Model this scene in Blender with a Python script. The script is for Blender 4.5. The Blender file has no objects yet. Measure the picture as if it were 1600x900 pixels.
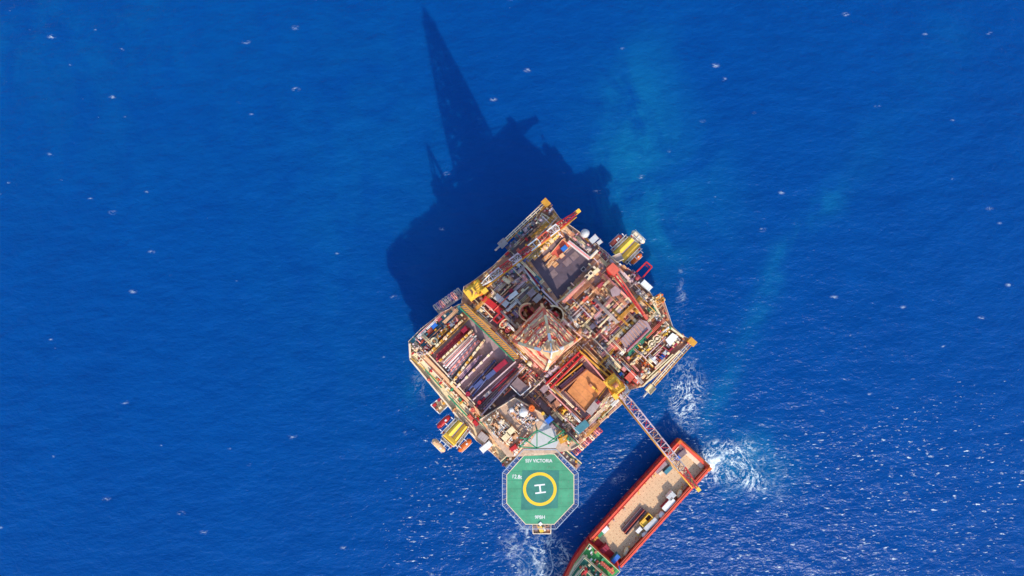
import bpy, math, random
import numpy as np
from mathutils import Vector, Matrix
S = bpy.context.scene
R = math.radians
# ---------------------------------------------------------------- camera, world, sun, exposure
CAMZ, FPX = 300.0, 1080.0            # drone 300 m above the sea looking straight down
cam_d = bpy.data.cameras.new('camera'); cam = bpy.data.objects.new('camera', cam_d)
S.collection.objects.link(cam); S.camera = cam
cam.location = (0, 0, CAMZ); cam.rotation_euler = (0, 0, 0)
cam_d.sensor_width = 36; cam_d.lens = 36 * FPX / 1600
cam_d.clip_start = 1; cam_d.clip_end = 20000
SUN_EL = R(33.4)
SH = Vector((-0.336, 0.942, 0)).normalized()          # the way shadows fall on the water
SUN = Vector((-SH.x * math.cos(SUN_EL), -SH.y * math.cos(SUN_EL), math.sin(SUN_EL)))
W = bpy.data.worlds.new('World'); S.world = W; W.use_nodes = True
nt = W.node_tree; bg = nt.nodes['Background']
sky = nt.nodes.new('ShaderNodeTexSky'); sky.sky_type = 'NISHITA'; sky.sun_disc = False
sky.sun_elevation = SUN_EL; sky.sun_rotation = math.atan2(SUN.x, SUN.y)
sky.air_density = 1.0; sky.dust_density = 0.6; sky.ozone_density = 1.5
nt.links.new(sky.outputs[0], bg.inputs[0]); bg.inputs[1].default_value = 0.15
sd = bpy.data.lights.new('sun', 'SUN'); so = bpy.data.objects.new('sun', sd); S.collection.objects.link(so)
sd.energy = 2.3; sd.angle = R(0.5); sd.color = (1.0, 0.90, 0.74)
so.location = SUN * 500; so.rotation_euler = SUN.to_track_quat('Z', 'Y').to_euler()
S.view_settings.view_transform = 'Standard'; S.view_settings.look = 'None'
S.view_settings.exposure = 1.02; S.view_settings.gamma = 1.0
S.render.engine = 'CYCLES'
S.cycles.max_bounces = 5; S.cycles.diffuse_bounces = 3
# ---------------------------------------------------------------- helpers
def P(x, y, z=25.0):
    "where the ray of photograph pixel (x, y) meets height z"
    k = (CAMZ - z) / FPX
    return Vector(((x - 800) * k, (450 - y) * k, z))
def K(z): return (CAMZ - z) / FPX
def lin(h):
    h = h.lstrip('#'); c = [int(h[i:i+2], 16) / 255 for i in (0, 2, 4)]
    return tuple(((v + .055) / 1.055) ** 2.4 if v > .04045 else v / 12.92 for v in c)
_mats = {}
def mat(name, hexc, rough=.6, metal=0., var=.25, rust=.12, scale=.6, spec=.35):
    if name in _mats: return _mats[name]
    m = bpy.data.materials.new(name); m.use_nodes = True; _mats[name] = m
    n = m.node_tree.nodes; l = m.node_tree.links; b = n['Principled BSDF']
    c = lin(hexc)
    if rust >= .08: c = (min(.86, c[0] * 1.3), min(.80, c[1] * 1.14), min(.76, c[2] * 1.04))     # steel colours lifted and warmed evenly to brighten the rig
    geo = n.new('ShaderNodeNewGeometry')
    a = n.new('ShaderNodeTexNoise'); a.inputs['Scale'].default_value = scale; a.inputs['Detail'].default_value = 6; a.inputs['Roughness'].default_value = .7
    l.new(geo.outputs['Position'], a.inputs['Vector'])
    r = n.new('ShaderNodeValToRGB'); l.new(a.outputs['Fac'], r.inputs[0])
    r.color_ramp.elements[0].position = .3; r.color_ramp.elements[1].position = .7
    r.color_ramp.elements[0].color = (*[v * (1 - var) for v in c], 1)
    r.color_ramp.elements[1].color = (*[min(.92, v * (1 + var * .6)) for v in c], 1)
    out = r.outputs[0]
    if rust > 0:
        d = n.new('ShaderNodeTexNoise'); d.inputs['Scale'].default_value = scale * 1.7; d.inputs['Detail'].default_value = 8; d.inputs['Roughness'].default_value = .75
        mp = n.new('ShaderNodeVectorMath'); mp.operation = 'ADD'; mp.inputs[1].default_value = (31, 17, 5)
        l.new(geo.outputs['Position'], mp.inputs[0]); l.new(mp.outputs[0], d.inputs['Vector'])
        q = n.new('ShaderNodeMapRange'); q.inputs[1].default_value = .62 - rust * .25; q.inputs[2].default_value = .72 - rust * .2
        q.inputs[4].default_value = .8
        l.new(d.outputs['Fac'], q.inputs[0])
        mx = n.new('ShaderNodeMix'); mx.data_type = 'RGBA'; mx.inputs[7].default_value = (.16, .065, .03, 1)
        l.new(q.outputs[0], mx.inputs[0]); l.new(out, mx.inputs[6]); out = mx.outputs[2]
    l.new(out, b.inputs['Base Color'])
    b.inputs['Roughness'].default_value = rough; b.inputs['Metallic'].default_value = metal
    b.inputs['Specular IOR Level'].default_value = spec
    return m
WHITE = mat('white_paint', 'e6e2dc', .5, var=.12, rust=.05)
OFFW = mat('off_white_steel', 'd8c6ae', var=.2, rust=.15)
CREAM = mat('cream_steel', 'e2c8a4', var=.22, rust=.22)
PEACH = mat('peach_primer', 'e4ac84', var=.25, rust=.2)
TAN = mat('tan_deck', 'c49a70', var=.25, rust=.2)
RUST = mat('rusty_deck', 'bd8250', .85, var=.3, rust=.15, scale=.35)
BROWN = mat('brown_steel', 'a4745a', .8, var=.3, rust=.1)
RED = mat('red_paint', 'c22a2c', .45, var=.2, rust=.06)
CRIM = mat('crimson_paint', '9c1f38', .5, var=.25, rust=.05)
MAROON = mat('maroon_paint', '98404c', .6, var=.25, rust=.1)
SALMON = mat('salmon_paint', 'd8624c', .5, var=.2, rust=.06)
PINK = mat('faded_pink', 'cf8f8c', .6, var=.2, rust=.1)
ORANGE = mat('orange_paint', 'dd6a26', .45, var=.18, rust=.03)
YEL = mat('yellow_paint', 'e6b444', .45, var=.15, rust=.08)
YELD = mat('ochre_paint', 'b98a30', .6, var=.25, rust=.12)
GREEN = mat('green_paint', '2f8a5e', .6, var=.2, rust=.04)
GREEND = mat('dark_green_paint', '357560', .6, var=.25, rust=.06)
TEAL = mat('teal_paint', '44808c', .6, var=.25, rust=.05)
BLUE = mat('blue_paint', '2c6cc0', .5, var=.15, rust=.03)
NAVY = mat('navy_paint', '4c5686', .55, var=.2, rust=.04)
LILAC = mat('lilac_grey_steel', 'c0b0b8', .5, var=.25, rust=.1)
LGREY = mat('light_grey_paint', 'c4c2c0', .5, var=.12, rust=.04)
GREY = mat('grey_paint', '9a9494', .6, var=.2, rust=.08)
SLATE = mat('slate_deck', '93838a', .75, var=.3, rust=.12, scale=.4)
DSLATE = mat('dark_slate', '77696e', .75, var=.3, rust=.1)
VIOL = mat('violet_grey_pipe', '8f7a98', .55, var=.3, rust=.12)
DARK = mat('dark_opening', '4a4048', .8, var=.3, rust=.05)
DECKB = mat('worn_brown_deck', 'b48c74', .85, var=.32, rust=.2, scale=.3)
MESHM = mat('net_wire', 'aab4c4', .5, var=.1, rust=0)
class MB:
    "collects shapes into one mesh"
    cnt = 0
    def __init__(s): s.v = []; s.f = []; s.m = []; s.sm = []; s.cur = 0; s.mats = []
    def use(s, m):
        if m not in s.mats: s.mats.append(m)
        s.cur = s.mats.index(m); return s
    def add(s, vs, fs, smooth=False):
        o = len(s.v); s.v += [tuple(p) for p in vs]
        for f in fs: s.f.append([i + o for i in f]); s.m.append(s.cur); s.sm.append(smooth)
        return s
    def prism(s, pts, z0, z1, top=None):
        n = len(pts); top = top or pts
        ar = sum(pts[i][0] * pts[(i+1) % n][1] - pts[(i+1) % n][0] * pts[i][1] for i in range(n))
        if ar < 0: pts = pts[::-1]; top = top[::-1]
        vs = [(p[0], p[1], z0) for p in pts] + [(p[0], p[1], z1) for p in top]
        fs = [list(range(n))[::-1], list(range(n, 2 * n))] + [[i, (i+1) % n, n + (i+1) % n, n + i] for i in range(n)]
        return s.add(vs, fs)
    def quad(s, px, z0, z1): return s.prism([P(x, y, z1)[:2] for x, y in px], z0, z1)
    def box(s, c, L, Wd, ang, z0, z1, tl=1.):
        ca, sa = math.cos(ang), math.sin(ang)
        f = lambda k: [(c[0] + (i * L * ca - j * Wd * sa) * k / 2, c[1] + (i * L * sa + j * Wd * ca) * k / 2) for i, j in ((-1, -1), (1, -1), (1, 1), (-1, 1))]
        return s.prism(f(1), z0, z1, f(tl))
    def bar(s, a, b, w, z0, z1):
        s_ = MB.cnt = MB.cnt + 1; z1 += .0025 * (s_ % 9); p, q = P(*a, z1), P(*b, z1); d = q - p
        return s.box(((p.x + q.x) / 2, (p.y + q.y) / 2), d.length, w * K(z1), math.atan2(d.y, d.x), z0, z1)
    def beam(s, p, q, w, h=None):
        p, q = Vector(p), Vector(q); h = h or w; d = (q - p)
        if d.length < 1e-6: return s
        d.normalize(); u = d.cross(Vector((0, 0, 1)))
        if u.length < 1e-3: u = Vector((1, 0, 0))
        u.normalize(); t = u.cross(d); vs = []
        for c in (p, q): vs += [c + u * (i * w / 2) + t * (j * h / 2) for i, j in ((-1, -1), (1, -1), (1, 1), (-1, 1))]
        return s.add(vs, [[0, 1, 2, 3], [7, 6, 5, 4], [0, 4, 5, 1], [1, 5, 6, 2], [2, 6, 7, 3], [3, 7, 4, 0]])
    def tube(s, p, q, r, n=8, r2=None):
        p, q = Vector(p), Vector(q); d = q - p
        if d.length < 1e-6: return s
        d.normalize(); u = d.cross(Vector((0, 0, 1)))
        if u.length < 1e-3: u = Vector((1, 0, 0))
        u.normalize(); t = d.cross(u); vs = []
        for c, rr in ((p, r), (q, r if r2 is None else r2)):
            vs += [c + (u * math.cos(2 * math.pi * i / n) + t * math.sin(2 * math.pi * i / n)) * rr for i in range(n)]
        s.add(vs, [[i, (i+1) % n, n + (i+1) % n, n + i] for i in range(n)], True)
        o = len(s.v) - 2 * n
        s.f.append([o + i for i in range(n)][::-1]); s.f.append([o + n + i for i in range(n)]); s.m += [s.cur] * 2; s.sm += [False] * 2
        return s
    def path(s, pts, r, n=6):
        for a, b in zip(pts, pts[1:]): s.tube(a, b, r, n)
        return s
    def cyl(s, c, r, z0, z1, n=16, r2=None): return s.tube((c[0], c[1], z0), (c[0], c[1], z1), r, n, r2)
    def dome(s, c, r, z, hgt=None, n=16, m=5, full=False):
        hgt = hgt or r; a0 = -math.pi / 2 if full else 0; vs = []; fs = []
        for j in range(m):
            a = a0 + (math.pi / 2 - a0) * j / m
            vs += [(c[0] + r * math.cos(a) * math.cos(2 * math.pi * i / n), c[1] + r * math.cos(a) * math.sin(2 * math.pi * i / n), z + hgt * math.sin(a)) for i in range(n)]
        vs.append((c[0], c[1], z + hgt))
        for j in range(m - 1): fs += [[j * n + i, j * n + (i+1) % n, (j+1) * n + (i+1) % n, (j+1) * n + i] for i in range(n)]
        fs += [[(m-1) * n + i, (m-1) * n + (i+1) % n, m * n] for i in range(n)]
        return s.add(vs, fs, True)
    def ring(s, c, r0, r1, z0, z1, n=32, a0=0., a1=2 * math.pi):
        full = abs(a1 - a0 - 2 * math.pi) < 1e-6; k = n if full else n + 1; vs = []
        for i in range(k):
            a = a0 + (a1 - a0) * i / n; x, y = math.cos(a), math.sin(a)
            vs += [(c[0] + r0 * x, c[1] + r0 * y, z0), (c[0] + r1 * x, c[1] + r1 * y, z0), (c[0] + r1 * x, c[1] + r1 * y, z1), (c[0] + r0 * x, c[1] + r0 * y, z1)]
        fs = []
        for i in range(n):
            a, b = 4 * i, 4 * ((i+1) % k)
            fs += [[a + 1, b + 1, b + 2, a + 2], [a + 2, b + 2, b + 3, a + 3], [a + 3, b + 3, b, a], [a, b, b + 1, a + 1]]
        if not full: fs += [[0, 1, 2, 3], [4*n+3, 4*n+2, 4*n+1, 4*n]]
        return s.add(vs, fs)
    def to(s, name, m=None, parent=None, loc=None, kind=None):
        o0 = Vector(parent['_o']) if parent is not None else Vector(loc) if loc is not None else None
        if o0 is None:
            vv = np.array(s.v); o0 = Vector((*((vv.min(0) + vv.max(0)) / 2)[:2], vv[:, 2].min()))
        me = bpy.data.meshes.new(name); me.from_pydata([tuple(Vector(p) - o0) for p in s.v], [], s.f)
        for mm in (s.mats or [m]): me.materials.append(mm)
        if s.mats: me.polygons.foreach_set('material_index', s.m)
        me.polygons.foreach_set('use_smooth', s.sm); me.update()
        o = bpy.data.objects.new(name, me); S.collection.objects.link(o)
        if parent is not None: o.parent = parent
        else: o.location = o0
        o['_o'] = tuple(o0)
        if kind: o['kind'] = kind
        return o
def tag(o, label, cat, group=None):
    o['label'] = label; o['category'] = cat
    if group: o['group'] = group
    return o
def thing(name, label, cat, loc, group=None):
    o = bpy.data.objects.new(name, None); S.collection.objects.link(o); o.empty_display_size = .5
    o.location = loc; o['_o'] = tuple(loc); return tag(o, label, cat, group)
def dup(o, parent=None):
    c = o.copy(); S.collection.objects.link(c)
    if parent is not None: c.parent = parent
    for ch in o.children: dup(ch, c)
    return c
def rail(mb, px, z, h=1.15, r=.07, closed=False, step=2.5):
    pts = [P(x, y, z) for x, y in px]
    if closed: pts.append(pts[0])
    for a, b in zip(pts, pts[1:]):
        for hh in (h, h * .55): mb.beam(a + Vector((0, 0, hh)), b + Vector((0, 0, hh)), r * 2)
        n = max(1, int((b - a).length / step))
        for i in range(n + 1):
            p = a.lerp(b, i / n); mb.beam(p, p + Vector((0, 0, h)), r * 2)
    return mb
# ---------------------------------------------------------------- the sea
PXS = K(0)
def axis(lo, hi, st, far):
    a = list(np.arange(lo, hi + .1, st)); g = st; x = hi
    while x < far: g *= 1.5; x += g; a.append(x)
    g = st; x = lo; b = []
    while x > -far: g *= 1.5; x -= g; b.append(x)
    return np.array(b[::-1] + a)
ax, ay = axis(-236, 236, 2, 7000), axis(-136, 136, 2, 7000)
gx, gy = np.meshgrid(ax, ay); X = gx / PXS + 800; Y = 450 - gy / PXS        # in photograph pixels, for the foam maps
def blob(cx, cy, rx, ry, ang=0, soft=1.):
    a = R(ang); dx, dy = X - cx, Y - cy
    u = (dx * math.cos(a) + dy * math.sin(a)) / rx; v = (-dx * math.sin(a) + dy * math.cos(a)) / ry
    return np.exp(-(u * u + v * v) * soft)
def streak(pts, w):
    out = np.zeros_like(X)
    for (x0, y0), (x1, y1) in zip(pts, pts[1:]):
        L2 = (x1-x0)**2 + (y1-y0)**2; t = np.clip(((X-x0)*(x1-x0) + (Y-y0)*(y1-y0)) / L2, 0, 1)
        out = np.maximum(out, np.exp(-((X-x0-t*(x1-x0))**2 + (Y-y0-t*(y1-y0))**2) / w**2))
    return out
caps = .33 + .72 * blob(1330, 850, 330, 170) + .75 * blob(1180, 830, 260, 150) + .8 * blob(760, 860, 150, 110, 0) + .45 * blob(680, 700, 60, 130) \
     + .5 * blob(1060, 640, 80, 110) + .4 * blob(1500, 650, 260, 180) + .35 * blob(930, 760, 60, 90) + .2 * blob(300, 800, 500, 140) + .22 * blob(80, 200, 200, 200) - .5 * blob(1250, 250, 300, 260)
caps = np.clip(caps, 0, 1)
wash = 1.3 * blob(1126, 722, 30, 26) + .7 * blob(1168, 732, 46, 40) + .42 * blob(1205, 752, 36, 26) + .42 * blob(1062, 645, 30, 50) + .42 * blob(1072, 600, 34, 40) + .25 * blob(1065, 470, 10, 60) \
     + 1.1 * blob(848, 892, 40, 36) + .45 * blob(825, 850, 40, 36) + .6 * blob(860, 880, 22, 30) + .28 * blob(660, 590, 20, 40) + .4 * blob(950, 760, 50, 14, -20)
wash = np.clip(wash, 0, 1.1)
plume_glow = .66 * blob(985, 205, 66, 140, 10) + .34 * blob(1050, 300, 110, 100) + .5 * streak([(1300, 305), (1225, 390), (1195, 470), (1150, 570), (1105, 650)], 19) + .14 * streak([(1480, 60), (1310, 300)], 40) \
     + .6 * blob(660, 595, 32, 36) + .5 * blob(1000, 380, 80, 60) + 1.1 * blob(1165, 725, 62, 46) + .55 * blob(855, 880, 36, 36) + .2 * blob(1060, 610, 60, 90) + .16 * blob(560, 300, 160, 340) + .2 * blob(100, 60, 260, 240)  # last two blobs paint the sky's glow on the upper left sea
plume_glow = np.clip(plume_glow, 0, 1)
ny, nx = gx.shape
me = bpy.data.meshes.new('sea')
vv = np.stack([gx, gy, np.zeros_like(gx)], -1).reshape(-1, 3)
ii = np.arange(ny * nx).reshape(ny, nx)
fc = np.stack([ii[:-1, :-1], ii[:-1, 1:], ii[1:, 1:], ii[1:, :-1]], -1).reshape(-1, 4)
me.vertices.add(len(vv)); me.vertices.foreach_set('co', vv.ravel())
me.loops.add(fc.size); me.loops.foreach_set('vertex_index', fc.ravel().astype(np.int32))
me.polygons.add(len(fc)); me.polygons.foreach_set('loop_start', np.arange(0, fc.size, 4, dtype=np.int32))
me.update(calc_edges=True)
for nm, d in (('whitecaps', caps), ('wash', wash), ('aerated_glow', plume_glow)):
    a = me.attributes.new(nm, 'FLOAT', 'POINT'); a.data.foreach_set('value', d.ravel().astype(np.float32))
sea = bpy.data.objects.new('sea', me); S.collection.objects.link(sea); sea['kind'] = 'structure'
m = bpy.data.materials.new('sea_water'); m.use_nodes = True; me.materials.append(m)
n, l = m.node_tree.nodes, m.node_tree.links; b = n['Principled BSDF']
def nd(t, **kw):
    o = n.new(t)
    for k_, v_ in kw.items(): setattr(o, k_, v_)
    return o
def math_(op, a, b_=None, clamp=False):
    o = nd('ShaderNodeMath', operation=op, use_clamp=clamp)
    for i, v_ in enumerate((a, b_)):
        if v_ is None: continue
        if isinstance(v_, (int, float)): o.inputs[i].default_value = v_
        else: l.new(v_, o.inputs[i])
    return o.outputs[0]
def attr(nm): o = nd('ShaderNodeAttribute', attribute_name=nm); return o.outputs['Fac']
geo = nd('ShaderNodeNewGeometry')
def noise(scale, detail=4, rough=.55, rot=0., stretch=(1, 1, 1), off=(0, 0, 0), dist=0., ridge=False):
    mp = nd('ShaderNodeMapping'); mp.inputs['Rotation'].default_value = (0, 0, rot); mp.inputs['Scale'].default_value = stretch; mp.inputs['Location'].default_value = off
    l.new(geo.outputs['Position'], mp.inputs[0])
    t = nd('ShaderNodeTexNoise'); t.inputs['Scale'].default_value = scale; t.inputs['Detail'].default_value = detail; t.inputs['Roughness'].default_value = rough; t.inputs['Distortion'].default_value = dist
    l.new(mp.outputs[0], t.inputs['Vector']); return t.outputs['Fac']
def smooth(v, lo, hi, t0=0., t1=1.):
    o = nd('ShaderNodeMapRange', interpolation_type='SMOOTHSTEP')
    for i, x in enumerate((lo, hi, t0, t1)):
        if isinstance(x, (int, float)): o.inputs[1 + i].default_value = x
        else: l.new(x, o.inputs[1 + i])
    l.new(v, o.inputs[0]); return o.outputs[0]
capA, washA, plA = attr('whitecaps'), attr('wash'), attr('aerated_glow')
# whitecaps: short flecks, gathered in loose clusters
fleck = noise(.7, 5, .66, R(-14), (.42, 1.4, 1))
clus = math_('ADD', math_('MULTIPLY', noise(.045, 3, .6, 0, (1, 1.3, 1), (40, 9, 0)), .5), math_('MULTIPLY', noise(.16, 3, .6, R(-16), (.35, 1.5, 1), (4, 19, 0)), .5))
thr = math_('SUBTRACT', math_('SUBTRACT', .958, math_('MULTIPLY', capA, .228)), math_('MULTIPLY', clus, .26))
capm = math_('MULTIPLY', smooth(math_('SUBTRACT', fleck, thr), 0., .085), .9)
# wash: thin veins and lace of foam
big = noise(.055, 4, .55, 0, (1, 1, 1), (20, 4, 0), .7)
washA = math_('MULTIPLY', washA, smooth(big, .34, .66, .25, 1.35))
v1 = math_('ABSOLUTE', math_('SUBTRACT', noise(.075, 7, .6, 0, (1, 1, 1), (7, 3, 0), 1.8), .5))
v2 = math_('ABSOLUTE', math_('SUBTRACT', noise(.3, 5, .6, 0, (1, 1, 1), (70, 3, 0), .8), .5))
vein = math_('MAXIMUM', smooth(v1, .042, .0), math_('MULTIPLY', smooth(v2, .03, .0), .7))
lace = noise(.5, 4, .7, 0, (1, 1, 1), (3, 90, 0))
wm = math_('MULTIPLY', math_('MULTIPLY', vein, smooth(washA, .08, .7)), smooth(lace, .34, .56))
core = smooth(math_('ADD', math_('MULTIPLY', washA, .6), math_('MULTIPLY', lace, .9)), 1.0, 1.3)
wm = math_('MULTIPLY', math_('MAXIMUM', wm, core), .97)
# lone breaking crests scattered over the open sea
vo = nd('ShaderNodeTexVoronoi', voronoi_dimensions='2D'); vo.inputs['Scale'].default_value = 1 / 15.; vo.inputs['Randomness'].default_value = 1.
vm = nd('ShaderNodeMapping'); vm.inputs['Rotation'].default_value = (0, 0, R(-28)); vm.inputs['Scale'].default_value = (.62, 1.25, 1); l.new(geo.outputs['Position'], vm.inputs[0])
l.new(vm.outputs[0], vo.inputs['Vector'])
sp = nd('ShaderNodeSeparateColor'); l.new(vo.outputs['Color'], sp.inputs[0])
size = smooth(sp.outputs[0], .6, 1.02, 0., .125)
cn = noise(.55, 5, .68, R(-25), (.6, 1.2, 1), (60, 2, 0), .5)
near = smooth(math_('ADD', vo.outputs['Distance'], math_('MULTIPLY', math_('SUBTRACT', cn, .5), .2)), size, 0., 0., 1.)
lone = math_('MULTIPLY', math_('MULTIPLY', near, smooth(cn, .47, .68)), .8)
foam = math_('MAXIMUM', math_('MAXIMUM', capm, wm), lone, True)
# colour of the water: deep blue, greener with bubbles, plus painted sky glow and ripple shading
pn = noise(.035, 7, .68, R(25), (1, .7, 1), (11, 5, 0), 1.0)
plm = math_('MULTIPLY', plA, smooth(pn, .33, .66, .05, 1.), True)
mott_ripple = math_('ADD', math_('MULTIPLY', noise(.03, 6, .7, R(20), (1, .6, 1)), .62), math_('MULTIPLY', noise(.2, 5, .6, R(-15), (.55, 1.2, 1), (8, 2, 0)), .38))  # finer noise paints the ripples' light and dark into the colour
cr = nd('ShaderNodeValToRGB'); l.new(mott_ripple, cr.inputs[0])
cr.color_ramp.elements[0].position = .3; cr.color_ramp.elements[0].color = (.0, .044, .205, 1)
cr.color_ramp.elements[1].position = .72; cr.color_ramp.elements[1].color = (.0, .058, .245, 1)
mx = nd('ShaderNodeMix', data_type='RGBA'); l.new(plm, mx.inputs[0]); l.new(cr.outputs[0], mx.inputs[6]); mx.inputs[7].default_value = (.003, .135, .29, 1)
mf = nd('ShaderNodeMix', data_type='RGBA'); l.new(foam, mf.inputs[0]); l.new(mx.outputs[2], mf.inputs[6]); mf.inputs[7].default_value = (.72, .80, .82, 1)
l.new(mf.outputs[2], b.inputs['Base Color'])
l.new(smooth(foam, 0, 1, .22, .8), b.inputs['Roughness'])
b.subsurface_method = 'BURLEY'; b.inputs['Subsurface Radius'].default_value = (1.0, 3.0, 4.5); b.inputs['Subsurface Scale'].default_value = 1.0
l.new(smooth(foam, 0, .5, .72, 0.), b.inputs['Subsurface Weight'])
b.inputs['IOR'].default_value = 1.33; b.inputs['Specular IOR Level'].default_value = .21
w1 = noise(.10, 5, .6, R(-12), (.6, 1.1, 1)); w2 = noise(.5, 4, .6, R(-20), (.7, 1.2, 1), (5, 5, 0))
hh = math_('ADD', math_('MULTIPLY', w1, 3.3), math_('MULTIPLY', w2, .8))
hh = math_('ADD', hh, math_('MULTIPLY', foam, .25))
bp = nd('ShaderNodeBump'); bp.inputs['Strength'].default_value = .55; bp.inputs['Distance'].default_value = 1.
l.new(hh, bp.inputs['Height']); l.new(bp.outputs[0], b.inputs['Normal'])
# ---------------------------------------------------------------- the rig: hull, columns, decks, walkways
rig = thing('drilling_rig', 'huge square semi-submersible drilling rig with cluttered cream and rust decks', 'drilling rig', (14, -18, 0))
OUT = [(639, 533), (659, 513), (690, 488), (721, 474), (725, 448), (741, 438), (770, 416), (798, 388), (822, 364), (840, 336), (851, 317), (858, 318), (874, 341), (908, 365), (946, 393), (961, 408), (984, 422), (1003, 440),
       (1020, 464), (1036, 468), (1050, 510), (1067, 525), (1082, 531), (1062, 546), (1040, 564), (1027, 584), (1004, 603), (985, 608), (974, 628), (935, 663), (905, 694), (880, 712), (862, 716), (800, 712), (785, 722), (768, 706), (745, 688), (715, 654), (690, 615), (641, 562)]
c0 = P(855, 520, 0)
ins = [(855 + (x - 855) * .965, 520 + (y - 520) * .965) for x, y in OUT]
MB().quad(ins, 15.5, 23.9).to('hull', GREY, rig)
MB().quad(OUT, 24.2, 25.0).to('deck_plate', DECKB, rig)
for cx, cy in ((720, 540), (855, 390), (1000, 520), (850, 650)):
    c = P(cx, cy, 15)
    MB().cyl(c, 7.5, -3, 15.5, 24).to('column', YELD, rig)
for a, b_ in (((720, 540), (855, 390)), ((1000, 520), (850, 650)), ((720, 540), (850, 650)), ((855, 390), (1000, 520))):
    p, q = P(*a, 8), P(*b_, 8); MB().tube(p, q, 1.2, 10).to('brace', GREY, rig)
def panel(px, z0, z1, m_, name='deck_panel', parent=None):
    return MB().quad(px, z0, z1).to(name, m_, parent or rig)
# painted / plated deck areas, each its own plate
panel([(668, 559), (734, 497), (817, 567), (749, 641)], 25.0, 25.05, SLATE, 'pipe_deck')
panel([(640, 533), (659, 514), (719, 476), (724, 486), (664, 541), (652, 543)], 25.0, 25.3, TEAL, 'deck_panel')
panel([(826, 404), (868, 368), (928, 405), (872, 468)], 25.0, 25.06, mat('slate_violet_deck', '544c5a', .85, var=.3, rust=.1, scale=.3), 'drill_deck')
panel([(728, 477), (800, 415), (845, 455), (800, 500), (792, 530)], 25.0, 25.07, SLATE)
panel([(872, 470), (945, 406), (1008, 478), (940, 540), (905, 510)], 25.0, 25.08, SLATE)
panel([(928, 540), (1010, 482), (1052, 514), (985, 605), (962, 590)], 25.0, 25.06, BROWN)
panel([(818, 370), (842, 341), (856, 352), (800, 402), (788, 402)], 25.0, 25.05, DSLATE)
panel([(984, 424), (1002, 441), (1018, 464), (1008, 472), (960, 420)], 25.0, 25.05, DSLATE)
panel([(640, 556), (650, 548), (794, 690), (787, 720), (768, 704), (745, 686)], 25.0, 25.07, CREAM)
panel([(742, 655), (806, 598), (850, 610), (905, 655), (905, 692), (800, 640)], 25.0, 25.05, DSLATE)
panel([(852, 605), (912, 552), (968, 592), (966, 632), (934, 661), (912, 662)], 25.0, 25.055, SLATE)
# long walkways and trunk beams (pixel ends, width, bottom, top)
def bars(name, m_, rows, z0, z1, parent=None):
    for a, b_, w in rows: MB().bar(a, b_, w, z0, z1).to(name, m_, parent or rig)
bars('walkway', CREAM, [((644, 549), (790, 704), 5), ((731, 478), (790, 528), 4)], 25.1, 26.2)
bars('walkway', PEACH, [((662, 556), (793, 691), 5), ((760, 679), (792, 708), 6)], 25.1, 27.0)
bars('channel', BROWN, [((654, 552), (728, 632), 2.2), ((659, 551), (732, 628), 1.6)], 25.1, 26.6)
bars('kerb_pipe', OFFW, [((650, 551), (740, 648), 1.6), ((668, 552), (742, 632), 1.8), ((640, 537), (641, 560), 3), ((641, 562), (742, 684), 2.2)], 25.1, 26.9)
bars('green_strip', GREEN, [((664, 577), (690, 606), 1.8), ((700, 618), (734, 655), 2.2), ((747, 655), (780, 692), 1.6), ((645, 540), (650, 556), 1.5)], 26.2, 26.5)
bars('walkway', TEAL, [((836, 470), (851, 457), 6), ((812, 408), (846, 438), 3)], 25.1, 25.9)
bars('trunk_beam', CREAM, [((878, 470), (936, 420), 6), ((935, 512), (981, 465), 2.5), ((981, 465), (1004, 495), 2.5), ((927, 531), (946, 512), 3)], 25.1, 27.6)
bars('trunk_beam', OFFW, [((826, 448), (797, 474), 1.8), ((849, 457), (792, 531), 0.01), ((853, 345), (872, 360), 3), ((795, 690), (852, 647), 2)], 25.1, 27.0)
bars('walkway', DSLATE, [((828, 612), (862, 648), 9), ((851, 636), (893, 682), 8), ((930, 540), (968, 596), 7)], 25.1, 26.0)
bars('trunk_beam', YELD, [((905, 548), (962, 598), 3), ((912, 546), (958, 586), 1.5)], 25.1, 28.4)
bars('trunk_beam', PINK, [((908, 552), (950, 600), 2.2), ((858, 610), (902, 653), 2)], 25.1, 27.8)
bars('trunk_beam', LILAC, [((833, 609), (850, 592), 1.6), ((850, 592), (862, 612), 2), ((846, 452), (872, 478), 2.6), ((849, 462), (866, 478), 1.8)], 25.1, 27.4)
bars('walkway', GREEND, [((979, 558), (1018, 522), 4), ((937, 545), (975, 590), 3)], 25.1, 26.4)
bars('trunk_beam', CREAM, [((985, 570), (1022, 534), 2.4), ((1004, 604), (1062, 548), 2.2), ((1010, 592), (1052, 553), 1.5), ((1038, 505), (1068, 527), 3), ((1019, 470), (1040, 508), 3)], 25.1, 27.2)
bars('walkway', GREEN, [((950, 636), (966, 625), 1.8), ((915, 657), (942, 652), 1.8), ((942, 652), (960, 632), 1.6), ((899, 676), (916, 657), 1.8), ((900, 655), (915, 660), 1.6)], 26.0, 26.4)
r_ = MB()
rail(r_, OUT, 25.0, 1.3, .07, True)
r_.to('handrail', OFFW, rig, kind='stuff')
r_ = MB()
for seg in ([(668, 559), (734, 497)], [(872, 470), (934, 416)], [(826, 404), (868, 368)], [(912, 552), (952, 598), (918, 644)], [(640, 556), (794, 690)], [(728, 477), (792, 530)], [(852, 605), (905, 655)], [(928, 540), (968, 594)]):
    rail(r_, seg, 25.1, 1.3, .08)
r_.to('handrail', YEL, rig, kind='stuff')
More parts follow.
